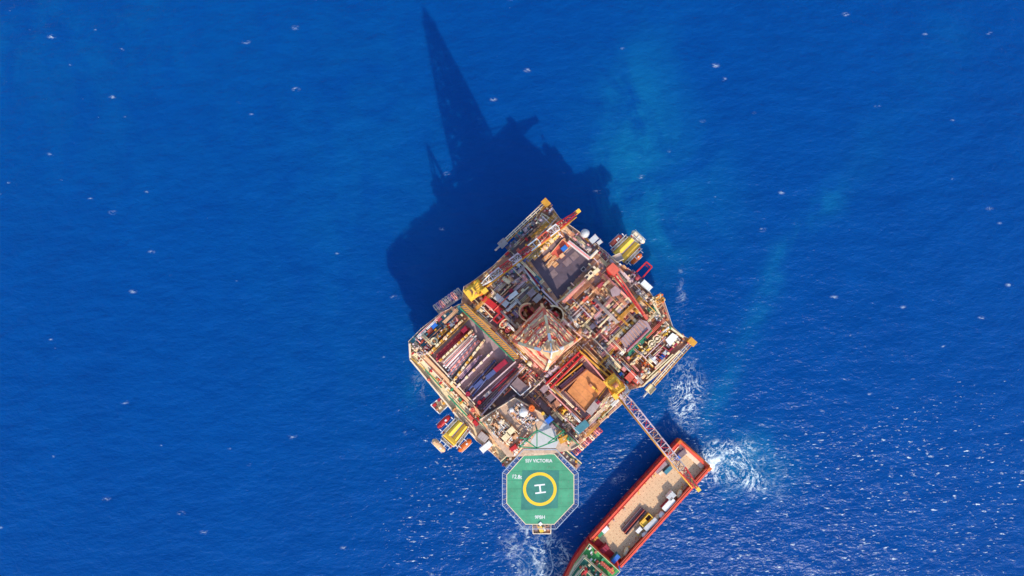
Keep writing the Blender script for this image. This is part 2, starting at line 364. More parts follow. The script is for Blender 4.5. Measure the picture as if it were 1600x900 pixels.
# deck hatches of the dark drill deck
for i in range(5):
    for j in range(3):
        x = 838 + i * 13 + j * 11 - 2 * i; y = 408 - i * 10.5 + j * 12 + i * 1.2
        if 842 < x < 922: MB().bar((x, y), (x + 9, y - 8), 10, 25.06, 25.16).to('hatch_cover', _mats['dark_slate' if (i + j) % 3 else 'slate_violet_deck'], rig)
# drill floor with wind walls
dfz = 34.0
DF = [(806, 530), (857, 484), (909, 527), (853, 572)]
drill = thing('drill_floor', 'raised diamond of rust red drill floor under the derrick', 'drill floor', P(857, 528, 25))
MB().quad(DF, 32.6, dfz).to('floor_plate', BROWN, drill)
for c in ((812, 530), (857, 490), (902, 527), (853, 566), (830, 510), (880, 508), (830, 548), (878, 547)):
    p = P(*c, 32); MB().box(p, 1.4, 1.4, .77, 25.1, 32.6).to('support_leg', CREAM, drill)
for i in range(4):
    a, b_ = DF[i], DF[(i + 1) % 4]
    MB().bar(a, b_, 2.4, 32.4, 34.6).to('edge_beam', [OFFW, PINK, PINK, CREAM][i], drill)
r_ = MB(); rail(r_, DF, 34.6, 1.2, .08, True); r_.to('handrail', OFFW, drill, kind='stuff')
for (cx, cy), rr, a0, a1, mm in (((825, 488), 14.5, 1.2, 4.6, PEACH), ((866, 493), 15.5, -1.2, 1.9, CREAM), ((825, 488), 12.5, 1.5, 4.2, SALMON)):
    c = P(cx, cy, 36); k = K(36)
    MB().ring(c, rr * k - .5, rr * k, 25.2, 35.5 if mm is not MAROON else 33, 18, a0, a1).to('wind_wall', mm, drill)
c = P(825, 488, 34); MB().cyl(c, 3.0, 25.2, 27.5, 20).to('turntable', BROWN, drill)
c = P(829, 485, 34); MB().cyl(c, 1.3, 27.5, 29.5, 14).to('winch_drum', CRIM, drill)
rnd = random.Random(6)
for cx, cy in ((825, 488), (867, 494)):
    for i in range(14):
        an = rnd.random() * 6.28; rr = rnd.uniform(2, 11); p = P(cx + rr * math.cos(an), cy + rr * math.sin(an), 30); h_ = rnd.uniform(27, 33.5)
        MB().box(p, rnd.uniform(.8, 2.4), rnd.uniform(.6, 1.4), rnd.random() * 3, 25.1, h_, .95).to('tensioner', rnd.choice([RED, PINK, CREAM, PEACH, SALMON, BROWN, YELD]), drill)
rnd = random.Random(5)
for i in range(52):     # machinery standing on the drill floor
    u, v = rnd.random(), rnd.random()
    x = 806 + 51 * u + 47 * v; y = 530 - 45 * u + 42 * v
    L, w = rnd.uniform(1.2, 4), rnd.uniform(.8, 1.8); h = rnd.uniform(.6, 3.2)
    p = P(x, y, dfz); an = rnd.choice((.76, -.8, .76 + .3))
    mm = rnd.choice([CREAM, PEACH, SALMON, RED, PINK, YELD, OFFW, BROWN, CREAM])
    if rnd.random() < .3: MB().cyl(p, w * .6, dfz - .1, dfz + h, 12).dome(p, w * .6, dfz + h, .4, 12, 3).to('hydraulic_unit', mm, drill)
    else: MB().box(p, L, w, an, dfz - .1, dfz + h, .97).box(p, L * .5, w * .6, an, dfz + h - .01, dfz + h + .3).to('drawworks_box', mm, drill)
for a, b_, w, mm in (((829, 530), (842, 515), 3.2, RED), ((868, 528), (876, 536), 4, SALMON), ((871, 522), (873, 533), 5, RED), ((866, 488), (872, 494), 4, RED), ((853, 503), (857, 498), 6, PINK), ((830, 510), (838, 518), 3, SALMON)):
    MB().bar(a, b_, w, dfz, dfz + 3.5).to('pipe_handler', mm, drill)
# ---------------------------------------------------------------- derrick
dz0, dz1 = dfz, 93.0
base = P(847, 526, dfz); base = Vector((base.x, base.y, 0))
der = thing('derrick', 'tall red and white lattice derrick rising over the middle of the rig', 'derrick', (base.x, base.y, dfz))
ang0 = R(45 + 45)
def corner(i, z):
    r = float(np.interp(z, [34, 50, 60, 69, 79, 88, 93], [12.4, 11.2, 9.7, 7.9, 5.5, 3.3, 2.1]))
    a = ang0 + i * math.pi / 2 + R(1)
    return Vector((base.x + r * math.cos(a), base.y + r * math.sin(a), z))
LV = [dz0, 42, 49.5, 56.5, 63, 69, 74.5, 79.5, 84.3, 88.8, dz1]
for i in range(4):
    for j, (a, b_) in enumerate(zip(LV, LV[1:])):
        MB().beam(corner(i, a), corner(i, b_), .85).to('leg', [PEACH, SALMON, CREAM, PEACH, WHITE][min(4, j // 2)], der)
    for j, z in enumerate(LV[1:]):
        MB().beam(corner(i, z), corner(i + 1, z), .6).to('girt', [PEACH, SALMON, CREAM][j % 3], der)
    for j, (a, b_) in enumerate(zip(LV, LV[1:])):
        mm = [WHITE, SALMON][(j // 2 + 0) % 2]
        mid = lambda z: (corner(i, z) + corner(i + 1, z)) / 2
        MB().beam(mid(a), corner(i + 1, b_), .42).to('brace', [SALMON, PEACH, SALMON, CREAM][(i + j) % 4], der)
        MB().beam(mid(a), corner(i, b_), .42).to('brace', [RED, PINK, SALMON, PEACH][(i + j) % 4], der)
        if j < 7:
            h_ = (a + b_) / 2; MB().beam(corner(i, h_), corner(i + 1, h_), .35).to('girt', [PINK, PEACH, OFFW][j % 3], der)
            MB().beam(mid(a), mid(b_), .35).to('strut', [CREAM, SALMON][j % 2], der)
for i in range(4):      # wind cladding round the racking floor
    for s0, s1 in ((0, .25), (.25, .5), (.5, .75), (.75, 1)):
        a, b_ = corner(i, 35.2), corner(i + 1, 35.2); c, d = corner(i, 42), corner(i + 1, 42)
        q = [a.lerp(b_, s0 + .01), a.lerp(b_, s1 - .01), c.lerp(d, s1 - .01), c.lerp(d, s0 + .01)]
        cen = sum(q, Vector()) / 4; inn = (Vector((base.x, base.y, cen.z)) - cen).normalized() * .15
        MB().add(q + [p + inn for p in q], [[0, 1, 2, 3], [7, 6, 5, 4], [0, 4, 5, 1], [1, 5, 6, 2], [2, 6, 7, 3], [3, 7, 4, 0]]).to('wind_panel', rnd.choice([PEACH, PINK, CREAM, PEACH]), der)
c = Vector((base.x, base.y, 0))
MB().box(c, 4.4, 4.4, ang0 + R(46), 92.6, 94.0).box(c, 2.4, 1.4, ang0 + R(46), 94, 96).to('crown_block', PEACH, der)
r2 = MB()
for i in range(4): r2.beam(corner(i, 94) * 1.0, Vector((c.x, c.y, 99)), .35)
r2.to('gin_pole', WHITE, der)
rd = random.Random(17)
for k, z in enumerate((38, 42, 46, 49.5, 53, 56.5, 60, 66, 72)):     # work platforms and piping hung inside the lattice
    cs = [corner(i, z) for i in range(4)]
    for i in range(4):
        q = [cs[i].lerp(cs[(i + 1) % 4], f) for f in (.05, .95)]; inw = (Vector((base.x, base.y, z)) - (q[0] + q[1]) / 2).normalized()
        if rd.random() < .75: MB().beam(q[0] + inw * .9, q[1] + inw * .9, 1.3, .15).to('work_platform', rd.choice([PEACH, PEACH, CREAM, SALMON, PINK]), der)
        MB().beam(q[0] + inw * 1.7 + Vector((0, 0, 1)), q[1] + inw * 1.7 + Vector((0, 0, 1)), .22).to('platform_rail', rd.choice([CREAM, PINK, YELD, SALMON]), der)
    for i in range(6):
        f, h_ = rd.random(), rd.random(); p = cs[0].lerp(cs[1], f).lerp(cs[3].lerp(cs[2], h_), rd.random()); an = rd.random() * 3
        MB().box(p, rd.uniform(1, 3.4), rd.uniform(.5, 1.3), an, z - .4, z + rd.uniform(.3, 1.4)).to('equipment_box', rd.choice([SALMON, PEACH, RED, SALMON, CREAM, RED, ORANGE]), der)
        p2 = cs[2].lerp(cs[3], rd.random()); MB().tube(p, p2, .16, 5).to('hung_pipe', rd.choice([CREAM, PINK, PEACH, OFFW]), der)
for k, z in enumerate((62.8, 78)):     # monkey boards
    rr = (corner(0, z) - Vector((c.x, c.y, z))).length
    for sx in (-1, 1):
        for sy in range(-3, 4):
            p = Vector((c.x + math.cos(R(45)) * sy * rr * .2, c.y + math.sin(R(45)) * sy * rr * .2, z))
            d = Vector((-math.sin(R(45)), math.cos(R(45)), 0)) * sx
            MB().beam(p + d * rr * .22, p + d * rr * .68, .45, .2).to('finger_board', [YELD, PEACH][k], der)
for sx in (-1, 1):           # stands of pipe set back in the derrick
    for i in range(6):
        for j in range(3):
            q = Vector((c.x, c.y, 0)) + Vector((math.cos(R(45)), math.sin(R(45)), 0)) * (i - 2.5) * .95 + Vector((-math.sin(R(45)), math.cos(R(45)), 0)) * sx * (2.2 + j * .85)
            MB().tube((q.x, q.y, dfz), (q.x, q.y, 61.5 + (i + j) % 3 * .8), .32, 6).to('pipe_stand', [CREAM, PINK, PEACH][(i + j) % 3], der)
MB().box(c, 1.8, 1.3, .8, 49, 54).box(c, 1.2, 1.0, .8, 45, 49).to('travelling_block', YEL, der)
MB().tube((c.x, c.y, 54), (c.x, c.y, 92.6), .3, 6).to('drill_line', DARK, der)
MB().beam(corner(2, 36) * 1.0, corner(2, 90), .3).to('ladder', WHITE, der)
# ---------------------------------------------------------------- generic builders
def locframe(p0, p1, z):
    p, q = P(*p0, z), P(*p1, z); d = q - p
    return (p + q) / 2, d.length, math.atan2(d.y, d.x)
def steelbox(name, label, cat, p0, p1, w, z0, h, body, roof=None, group=None, ribs=True):
    "container: body, roof with ribs, doors at one end, corner posts"
    c, L, an = locframe(p0, p1, z0 + h); Wd = w * K(z0 + h); t = thing(name, label, cat, (c.x, c.y, z0), group)
    MB().box(c, L * .985, Wd * .96, an, z0, z0 + h - .06).to('body', body, t)
    rf = MB().box(c, L, Wd, an, z0 + h - .06, z0 + h).to('roof', roof or body, t)
    ux = Vector((math.cos(an), math.sin(an), 0)); uy = Vector((-ux.y, ux.x, 0))
    if ribs:
        n = max(3, int(L / .9))
        for i in range(n):
            p = c + ux * L * ((i + .5) / n - .5); MB().box(p, .16, Wd * .9, an, z0 + h - .002, z0 + h + .07).to('roof_rib', roof or body, rf)
    for sx in (-1, 1):
        for sy in (-1, 1):
            p = c + ux * sx * L * .49 + uy * sy * Wd * .48; MB().box(p, .25, .25, an, z0, z0 + h + .08).to('corner_post', body, t)
    for sy in (-1, 1):
        p = c + ux * L * .495 + uy * sy * Wd * .235; MB().box(p, .08, Wd * .44, an, z0 + .15, z0 + h - .2).to('door', body, t)
    return t
def drum(name, label, cat, px, r, z0, h, m_, cap=None, group=None):
    c = P(*px, z0 + h); t = thing(name, label, cat, (c.x, c.y, z0), group); r = r * K(z0 + h)
    MB().cyl(c, r, z0, z0 + h, 20).to('shell', m_, t)
    MB().ring(c, r * .86, r * 1.06, z0 + h - .1, z0 + h + .14, 20).to('rim', m_, t)
    MB().cyl(c, r * .84, z0 + h - .02, z0 + h + .06, 20).dome((c.x, c.y), r * .3, z0 + h + .06, .25, 10, 3).to('lid', cap or m_, t)
    return t
def spheretank(name, label, cat, px, r, z0, m_):
    c = P(*px, z0 + 3); r = r * K(z0 + 3); t = thing(name, label, cat, (c.x, c.y, z0))
    MB().cyl(c, r * .75, z0, z0 + 1.0, 20).to('pedestal', GREY, t)
    MB().dome(c, r, z0 + 1 + r * .6, None, 24, 10, True).to('radome', m_, t)
    MB().ring(c, r * .97, r * 1.04, z0 + 1 + r * .55, z0 + 1 + r * .7, 24).to('seam', LGREY, t)
    return t
def item(t, rn, mm, p, L, w, h, an, z):
    ux = Vector((math.cos(an), math.sin(an), 0)); uy = Vector((-ux.y, ux.x, 0)); k = rn.random()
    p = Vector((p.x, p.y, 0))
    if k < .40:
        b_ = MB().box(p, L, w, an, z, z + h, .98).box(p + ux * L * rn.uniform(-.15, .15), L * .6, w * .7, an, z + h - .01, z + h + .12)
        return b_.to('cabinet', mm, t)
    if k < .58:
        r = min(w / 2, .9); a, b2 = p - ux * L / 2, p + ux * L / 2; a.z = b2.z = z + r + .25
        b_ = MB().tube(a, b2, r, 12)
        for s in (-.3, .3): b_.box(p + ux * L * s, .3, r * 1.7, an, z, z + r + .2)
        for e, s in ((a, -1), (b2, 1)): b_.tube(e, e + ux * s * .25, r * .92, 12, r * .5)
        return b_.to('tank', mm, t)
    if k < .74:
        r = min(L, w) / 2
        return MB().cyl(p, r, z, z + h, 14).dome(p, r, z + h, r * .4, 14, 3).tube((p.x, p.y, z + h), (p.x, p.y, z + h + r * .7), .15, 6).to('vessel', mm, t)
    if k < .88:
        b_ = MB().box(p, L, w * .5, an, z, z + h * .8)
        for i in range(4): b_.box(p + ux * L * (i / 3 - .5) * .94, .14, w * .64, an, z, z + h * .8 + .1)
        return b_.to('duct', mm, t)
    b_ = MB().box(p, L, w, an, z, z + .3).box(p - ux * L * .2, L * .45, w * .7, an, z + .3, z + h)
    a = p + ux * L * .05; b2 = p + ux * L * .45; a.z = b2.z = z + h * .55
    return b_.tube(a, b2, w * .28, 10).to('pump', mm, t)
def module(name, label, cat, p0, p1, w, z, pal, base, seed, n=10, small=50, hm=2.4, size=(1.6, 3.6), frame=None, group=None, th=.3, sub='pipework'):
    rn = random.Random(seed); th += .006 * (seed % 17); c, L, an = locframe(p0, p1, z); Wd = w * K(z)
    t = thing(name, label, cat, (c.x, c.y, z), group); ux = Vector((math.cos(an), math.sin(an), 0)); uy = Vector((-ux.y, ux.x, 0))
    MB().box(c, L, Wd, an, z, z + th).to('skid', base, t)
    if frame is not None:
        for s in (-1, 1):
            MB().box(c + uy * s * (Wd / 2 - .2), L, .4, an, z + th - .05, z + th + .75).to('frame_rail', frame, t)
            MB().box(c + ux * s * (L / 2 - .2), .4, Wd - .81, an, z + th - .05, z + th + .72).to('frame_rail', frame, t)
    used = []; z1 = z + th
    for _ in range(n * 14):
        if len(used) >= n: break
        l_ = min(rn.uniform(*size), L * .9); w_ = min(rn.uniform(size[0] * .6, size[1] * .6), Wd * .85)
        if rn.random() < .4: l_, w_ = min(w_, L * .9), min(l_, Wd * .85)
        u, v = rn.uniform(-1, 1) * max(0, L - l_ - .5) / 2, rn.uniform(-1, 1) * max(0, Wd - w_ - .4) / 2
        if any(abs(u - a) < (l_ + c_) / 2 and abs(v - b_) < (w_ + d_) / 2 for a, b_, c_, d_ in used): continue
        used.append((u, v, l_, w_)); h = rn.uniform(.7, hm); sw = w_ > l_
        item(t, rn, rn.choice(pal), c + ux * u + uy * v, max(l_, w_), min(l_, w_), h, an + (math.pi / 2 if sw else 0), z1 - .02)
    if small:
        g = MB()
        for _ in range(small):
            g.use(rn.choice(pal)); u, v = rn.uniform(-.47, .47) * L, rn.uniform(-.46, .46) * Wd; p = c + ux * u + uy * v; q = rn.random(); zz = z1 + rn.uniform(0, hm * .9)
            if q < .42:
                d = ux if rn.random() < .5 else uy; mx_ = L if d is ux else Wd; ln = rn.uniform(.8, min(5, mx_ * .5)); s = -1 if (u if d is ux else v) > 0 else 1
                a = Vector((p.x, p.y, zz)); e = a + d * ln * s; g.tube(a, e, rn.uniform(.08, .2), 5)
                g.tube(a, (a.x, a.y, z1 - .05), .1, 5)
            elif q < .8: g.box(p, rn.uniform(.3, 1.1), rn.uniform(.3, .7), an + rn.choice((0, 0, .4)), z1 - .05, z1 + rn.uniform(.3, hm * 1.05), .9)
            else: g.cyl(p, rn.uniform(.15, .4), z1 - .05, z1 + rn.uniform(.4, hm * 1.1), 8)
        g.to(sub, None, t, kind='stuff')
    return t

def inpoly(x, y, Q):
    r_ = False
    for (x0, y0), (x1, y1) in zip(Q, Q[1:] + Q[:1]):
        if (y0 > y) != (y1 > y) and x < (x1 - x0) * (y - y0) / (y1 - y0) + x0: r_ = not r_
    return r_
KEEP = [[(872, 608), (915, 566), (957, 601), (914, 652)], [(750, 650), (806, 616), (856, 648), (908, 696), (893, 708), (850, 720), (785, 720)], [(826, 404), (868, 368), (928, 405), (872, 468)], [(668, 559), (734, 497), (817, 567), (749, 641)], [(722, 472), (812, 560), (800, 570), (714, 482)], [(640, 556), (668, 552), (794, 690), (760, 700)], [(806, 530), (857, 484), (909, 527), (853, 572)]]
def spot(rn_, keep=KEEP):
    while True:
        x, y = rn_.uniform(640, 1082), rn_.uniform(318, 716)
        if inpoly(x, y, OUT) and not any(inpoly(x, y, q) for q in keep): return x, y
rp = random.Random(99); g = MB()
PALW = [CREAM, PEACH, OFFW, PINK, LILAC, YELD, CREAM, TAN, SALMON, GREY, BROWN, WHITE]
for i in range(720):
    x, y = spot(rp); up_ = rp.random() < .5; ln = rp.uniform(8, 60); d_ = (.715, -.70) if up_ else (.70, .715)
    x1, y1 = x + d_[0] * ln, y + d_[1] * ln
    if not inpoly(x1, y1, OUT) or any(inpoly(x + (x1 - x) * f, y + (y1 - y) * f, q) for q in KEEP for f in (.25, .5, .75, 1)): continue
    z = 25.2 + rp.random() ** 1.5 * 3.2; g.use(rp.choice(PALW)); n_ = rp.choice((1, 1, 2, 3))
    for k_ in range(n_):
        o_ = k_ * 1.9; p, q = P(x - d_[1] * o_, y + d_[0] * o_, z), P(x1 - d_[1] * o_, y1 + d_[0] * o_, z); g.tube(p, q, rp.uniform(.1, .24), 5)
    for f in (0, .5, 1):
        p = P(x + (x1 - x) * f, y + (y1 - y) * f, z); g.box(p, .3, .3, .76, 25.0, z)
g.to('deck_pipework', None, rig, kind='stuff')
g = MB()
for i in range(800):
    x, y = spot(rp); p = P(x, y, 26); g.use(rp.choice(PALW + [TAN, PEACH, BROWN, RUST, CREAM, SLATE, DSLATE, RED])); h_ = 25.1 + rp.uniform(.3, 2.6)
    if rp.random() < .7: g.box(p, rp.uniform(.4, 1.9), rp.uniform(.3, 1.1), rp.choice((.76, -.8)), 25.02, h_, rp.choice((1, 1, .8)))
    else: g.cyl(p, rp.uniform(.2, .65), 25.02, h_, 9)
g.to('deck_fittings', None, rig, kind='stuff')
g = MB()
for i in range(70):     # small clutter inside the pipe racks and on the cream walkway
    x, y = 646 + rp.random() * 144, 0; y = 553 + (x - 646) * .965 + rp.uniform(-5, 5); p = P(x, y, 26); g.use(rp.choice([OFFW, PEACH, YELD, GREEN, BROWN, CREAM, RED])); g.box(p, rp.uniform(.4, 1.8), rp.uniform(.3, .9), rp.choice((.76, -.8)), 25.02, 26.2 + rp.uniform(.2, 1.2))
g.to('walkway_fittings', None, rig, kind='stuff')
# ---------------------------------------------------------------- pipe racks (left quarter)
bars('rack_beam', CREAM, [((669.5, 553), (722.5, 500.5), 3), ((686, 565), (738, 516), 3.2), ((704, 601), (757, 531), 3.2)], 25.1, 28.0)
bars('rack_beam', LILAC, [((713, 606), (770, 549), 2.6), ((739, 625), (806, 565), 1.8), ((752, 649), (820, 572), 2)], 25.1, 27.6)
rn = random.Random(3)
for a, b_, n_ in (((669.5, 553), (722.5, 500.5), 9), ((686, 565), (738, 516), 9), ((704, 601), (757, 531), 9), ((713, 606), (770, 549), 5)):
    for i in range(n_):
        t_ = (i + .4) / n_; x, y = a[0] + (b_[0] - a[0]) * t_, a[1] + (b_[1] - a[1]) * t_
        MB().bar((x - 1.6, y + 1.5), (x + 1.6, y - 1.5), 3.6, 27.5, 29.3 + rn.random()).to('rack_post', rn.choice([CREAM, PEACH, OFFW, YELD]), rig)
def pipe(name, label, a, b_, r, z, m_, group):
    p, q = P(*a, z), P(*b_, z); c = (p + q) / 2
    t = thing(name, label, 'pipe', (c.x, c.y, z - r), group); d = (q - p).normalized()
    MB().tube(p, q, r, 7).to('pipe_body', m_, t)
    for e, s in ((p, 1), (q, -1)): MB().tube(e - d * s * .05, e + d * s * .9, r * 1.3, 7).to('pipe_joint', m_, t)
    return t
CN = {}
for n_, m_ in (('white', WHITE), ('lilac', LILAC), ('faded pink', PINK), ('light grey', LGREY), ('violet', VIOL), ('navy', NAVY), ('maroon', MAROON), ('crimson', CRIM), ('dark slate', DSLATE), ('slate', SLATE)): CN[m_.name] = n_
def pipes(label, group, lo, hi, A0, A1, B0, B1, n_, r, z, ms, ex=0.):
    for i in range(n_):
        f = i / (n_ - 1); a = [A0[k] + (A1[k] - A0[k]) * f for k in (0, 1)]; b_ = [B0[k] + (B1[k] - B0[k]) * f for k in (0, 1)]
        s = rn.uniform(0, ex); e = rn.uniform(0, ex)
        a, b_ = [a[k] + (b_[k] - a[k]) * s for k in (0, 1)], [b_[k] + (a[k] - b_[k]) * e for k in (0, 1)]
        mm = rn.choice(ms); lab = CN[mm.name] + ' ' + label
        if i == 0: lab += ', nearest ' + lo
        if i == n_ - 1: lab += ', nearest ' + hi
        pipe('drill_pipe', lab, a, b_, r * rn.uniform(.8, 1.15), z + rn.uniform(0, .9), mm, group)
pipes('drill pipe in the bright full bay', 'white pipes in the bright bay', 'the red bay', 'the dark violet pipes', (690, 569), (702, 592), (741, 519), (752, 533), 13, .27, 26.4, [WHITE, LILAC, PINK, LGREY, WHITE], .12)
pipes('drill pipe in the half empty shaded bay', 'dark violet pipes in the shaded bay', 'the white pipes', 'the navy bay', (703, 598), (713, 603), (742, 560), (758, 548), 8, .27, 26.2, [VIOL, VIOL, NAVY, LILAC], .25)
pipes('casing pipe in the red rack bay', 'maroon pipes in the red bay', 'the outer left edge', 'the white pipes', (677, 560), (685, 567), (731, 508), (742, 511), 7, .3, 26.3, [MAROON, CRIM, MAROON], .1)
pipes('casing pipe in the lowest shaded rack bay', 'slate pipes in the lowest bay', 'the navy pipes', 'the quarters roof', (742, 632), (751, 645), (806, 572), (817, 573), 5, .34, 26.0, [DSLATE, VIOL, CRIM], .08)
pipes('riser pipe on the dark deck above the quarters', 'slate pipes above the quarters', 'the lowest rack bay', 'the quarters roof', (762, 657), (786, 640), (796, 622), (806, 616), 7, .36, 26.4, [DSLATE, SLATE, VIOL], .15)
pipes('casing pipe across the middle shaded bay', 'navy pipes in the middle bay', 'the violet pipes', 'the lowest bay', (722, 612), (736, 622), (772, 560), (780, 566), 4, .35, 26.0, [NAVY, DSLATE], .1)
steelbox('container', 'crimson box at the upper end of the red pipe bay', 'box', (722, 519), (729, 512), 7, 27, 2.0, CRIM)
steelbox('container', 'crimson long basket in the shaded middle pipe bay', 'basket', (773, 579), (791, 564), 8, 26.3, 2.2, CRIM)
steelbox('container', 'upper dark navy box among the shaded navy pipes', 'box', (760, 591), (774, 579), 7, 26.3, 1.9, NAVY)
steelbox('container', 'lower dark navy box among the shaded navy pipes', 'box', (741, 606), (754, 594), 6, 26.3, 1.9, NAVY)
steelbox('container', 'flat grey basket at the lower end of the lowest pipe bay', 'basket', (757, 620), (767, 611), 5, 26.3, 1.4, GREY)
drum('winch_drum', 'magenta drum at the lower end of the navy pipe bay', 'drum', (731, 616), 3.6, 25.1, 3.0, CRIM)
drum('red_drum', 'bright red round drum between the two lowest pipe bays', 'drum', (749, 629), 2.8, 25.1, 3.6, RED)
drum('red_drum', 'red round drum beside the corner of the cream walkway', 'drum', (738.5, 641), 3.2, 25.1, 3.8, SALMON)
steelbox('container', 'upper orange-red box on the cream left walkway', 'box', (732, 649), (738, 656), 5.5, 25.2, 3.2, SALMON)
steelbox('container', 'lower orange-red box on the cream left walkway', 'box', (740, 658), (746, 665), 5.5, 25.2, 3.0, RED)
steelbox('container', 'grey brown cabin on the lower left deck edge', 'cabin', (749, 678), (761, 688), 11, 25.2, 3.0, BROWN, GREY)
steelbox('container', 'bright white cabin overhanging the lower left deck edge', 'cabin', (752, 705), (767, 692), 9, 25.2, 3.0, WHITE)
module('manifold', 'long red and white valve manifold beside the outermost pipe rack beam', 'manifold', (662, 549), (716, 496), 9, 25.3, [RED, WHITE, LILAC, PINK, OFFW, SALMON, GREY], SLATE, 11, 22, 120, 2.2, (1.2, 2.8))
module('valve_skid', 'slate machinery skid at the far left corner of the rig', 'skid', (645, 538), (668, 556), 12, 25.3, [CREAM, OFFW, PEACH, GREY, LILAC], CREAM, 12, 10, 50)
c = P(678.5, 533, 28); t = thing('hose_reel', 'cream ring shaped reel near the left corner manifold', 'reel', (c.x, c.y, 27.4))
MB().ring(c, .85, 1.5, 27.4, 28.2, 20).to('rim', CREAM, t); MB().cyl(c, .3, 26.5, 28.4, 10).to('hub', BROWN, t)
for i in range(4): MB().beam(Vector((c.x, c.y, 27.8)), Vector((c.x + math.cos(i * math.pi / 2), c.y + math.sin(i * math.pi / 2), 27.8)), .18).to('spoke', CREAM, t)
steelbox('container', 'bright blue box on the teal upper left edge deck', 'box', (675, 512), (682, 506), 6, 25.3, 1.8, BLUE)
steelbox('container', 'rust red box on the teal upper left edge deck', 'box', (684, 501), (689, 497), 5, 25.3, 2.0, MAROON)
module('valve_skid', 'small slate skid on the teal edge near the left corner', 'skid', (650, 532), (668, 519), 7, 25.3, [SLATE, TEAL, LILAC, DSLATE, OFFW], TEAL, 13, 7, 30, 1.6, (1, 2))
def hoops(label, a, b_, n_, ms, out, seed):
    rn_ = random.Random(seed); c, L, an = locframe(a, b_, 25)
    t = thing('anchor_rack', label, 'anchor rack', (c.x, c.y, 18))
    ux = Vector((math.cos(an), math.sin(an), 0)); o_ = Vector((out[0], out[1], 0)).normalized()
    MB().box(c, L, 1.0, an, 22, 24.6).to('rack_girder', GREY, t)
    for i in range(n_):
        p = c + ux * L * ((i + .5) / n_ - .5); w = L / n_ * .3
        g = MB(); A = p + ux * w; B = p - ux * w
        A.z = B.z = 24.4
        pts = [A, A + o_ * 2.2 + Vector((0, 0, .8)), A + o_ * 3.4, B + o_ * 3.4, B + o_ * 2.2 + Vector((0, 0, .8)), B]
        g.path(pts, .26, 6); g.to('hoop', ms[i % len(ms)], t)
        q = p + o_ * rn_.uniform(1.2, 2.2); MB().box(q, 1.1, .9, an, 22.5, 24.7, .8).to('chain_stopper', rn_.choice(ms), t)
    return t
hoops('row of pale hoop racks overhanging the upper left rig edge', (684, 489), (725, 460), 9, [GREY, VIOL, PINK, GREY], (-.6, .75), 1)
hoops('row of rusty pink hoop racks overhanging the lower right edge beside the helideck', (891, 703), (933, 664), 10, [PINK, MAROON, OFFW, BROWN], (.7, -.7), 2)
# striped gantry bridge
A, B = (722, 478), (807, 561); zg = 30.0
c, L, an = locframe(A, B, zg); g0 = thing('gantry_bridge', 'long dark gantry bridge with yellow diagonal stripes beside the pipe racks', 'gantry', (c.x, c.y, 25.1))
MB().bar(A, B, 8, zg - .8, zg).to('deck', DSLATE, g0)
for s in (-4.6, 4.6):
    MB().bar((A[0] + s * .7, A[1] - s * .72), (B[0] + s * .7, B[1] - s * .72), 1.6, zg - .6, zg + .5).to('side_girder', [YELD, GREEN][s < 0], g0)
st = None
for i in range(30):
    f = (i + .5) / 30; x, y = A[0] + (B[0] - A[0]) * f, A[1] + (B[1] - A[1]) * f; p = P(x, y, zg)
    if st is None:
        st = MB().box((0, 0), 2.0, .38, R(5), 0, .08).to('stripe', YELD if True else None, g0, None)
        st.data.transform(Matrix.Translation(Vector(st['_o']))) if False else None
        st.data.transform(Matrix.Translation(Vector(g0['_o'])))
        o = st
    else:
        o = st.copy(); S.collection.objects.link(o)
    o.location = p + Vector((0, 0, .01)) - Vector(g0['_o'])
for f in (.03, .97):
    for s in (-3, 3):
        x, y = A[0] + (B[0] - A[0]) * f + s * .7, A[1] + (B[1] - A[1]) * f - s * .7
        MB().box(P(x, y, 27), .9, .9, an, 25.1, zg - .8).to('leg', YELD, g0)
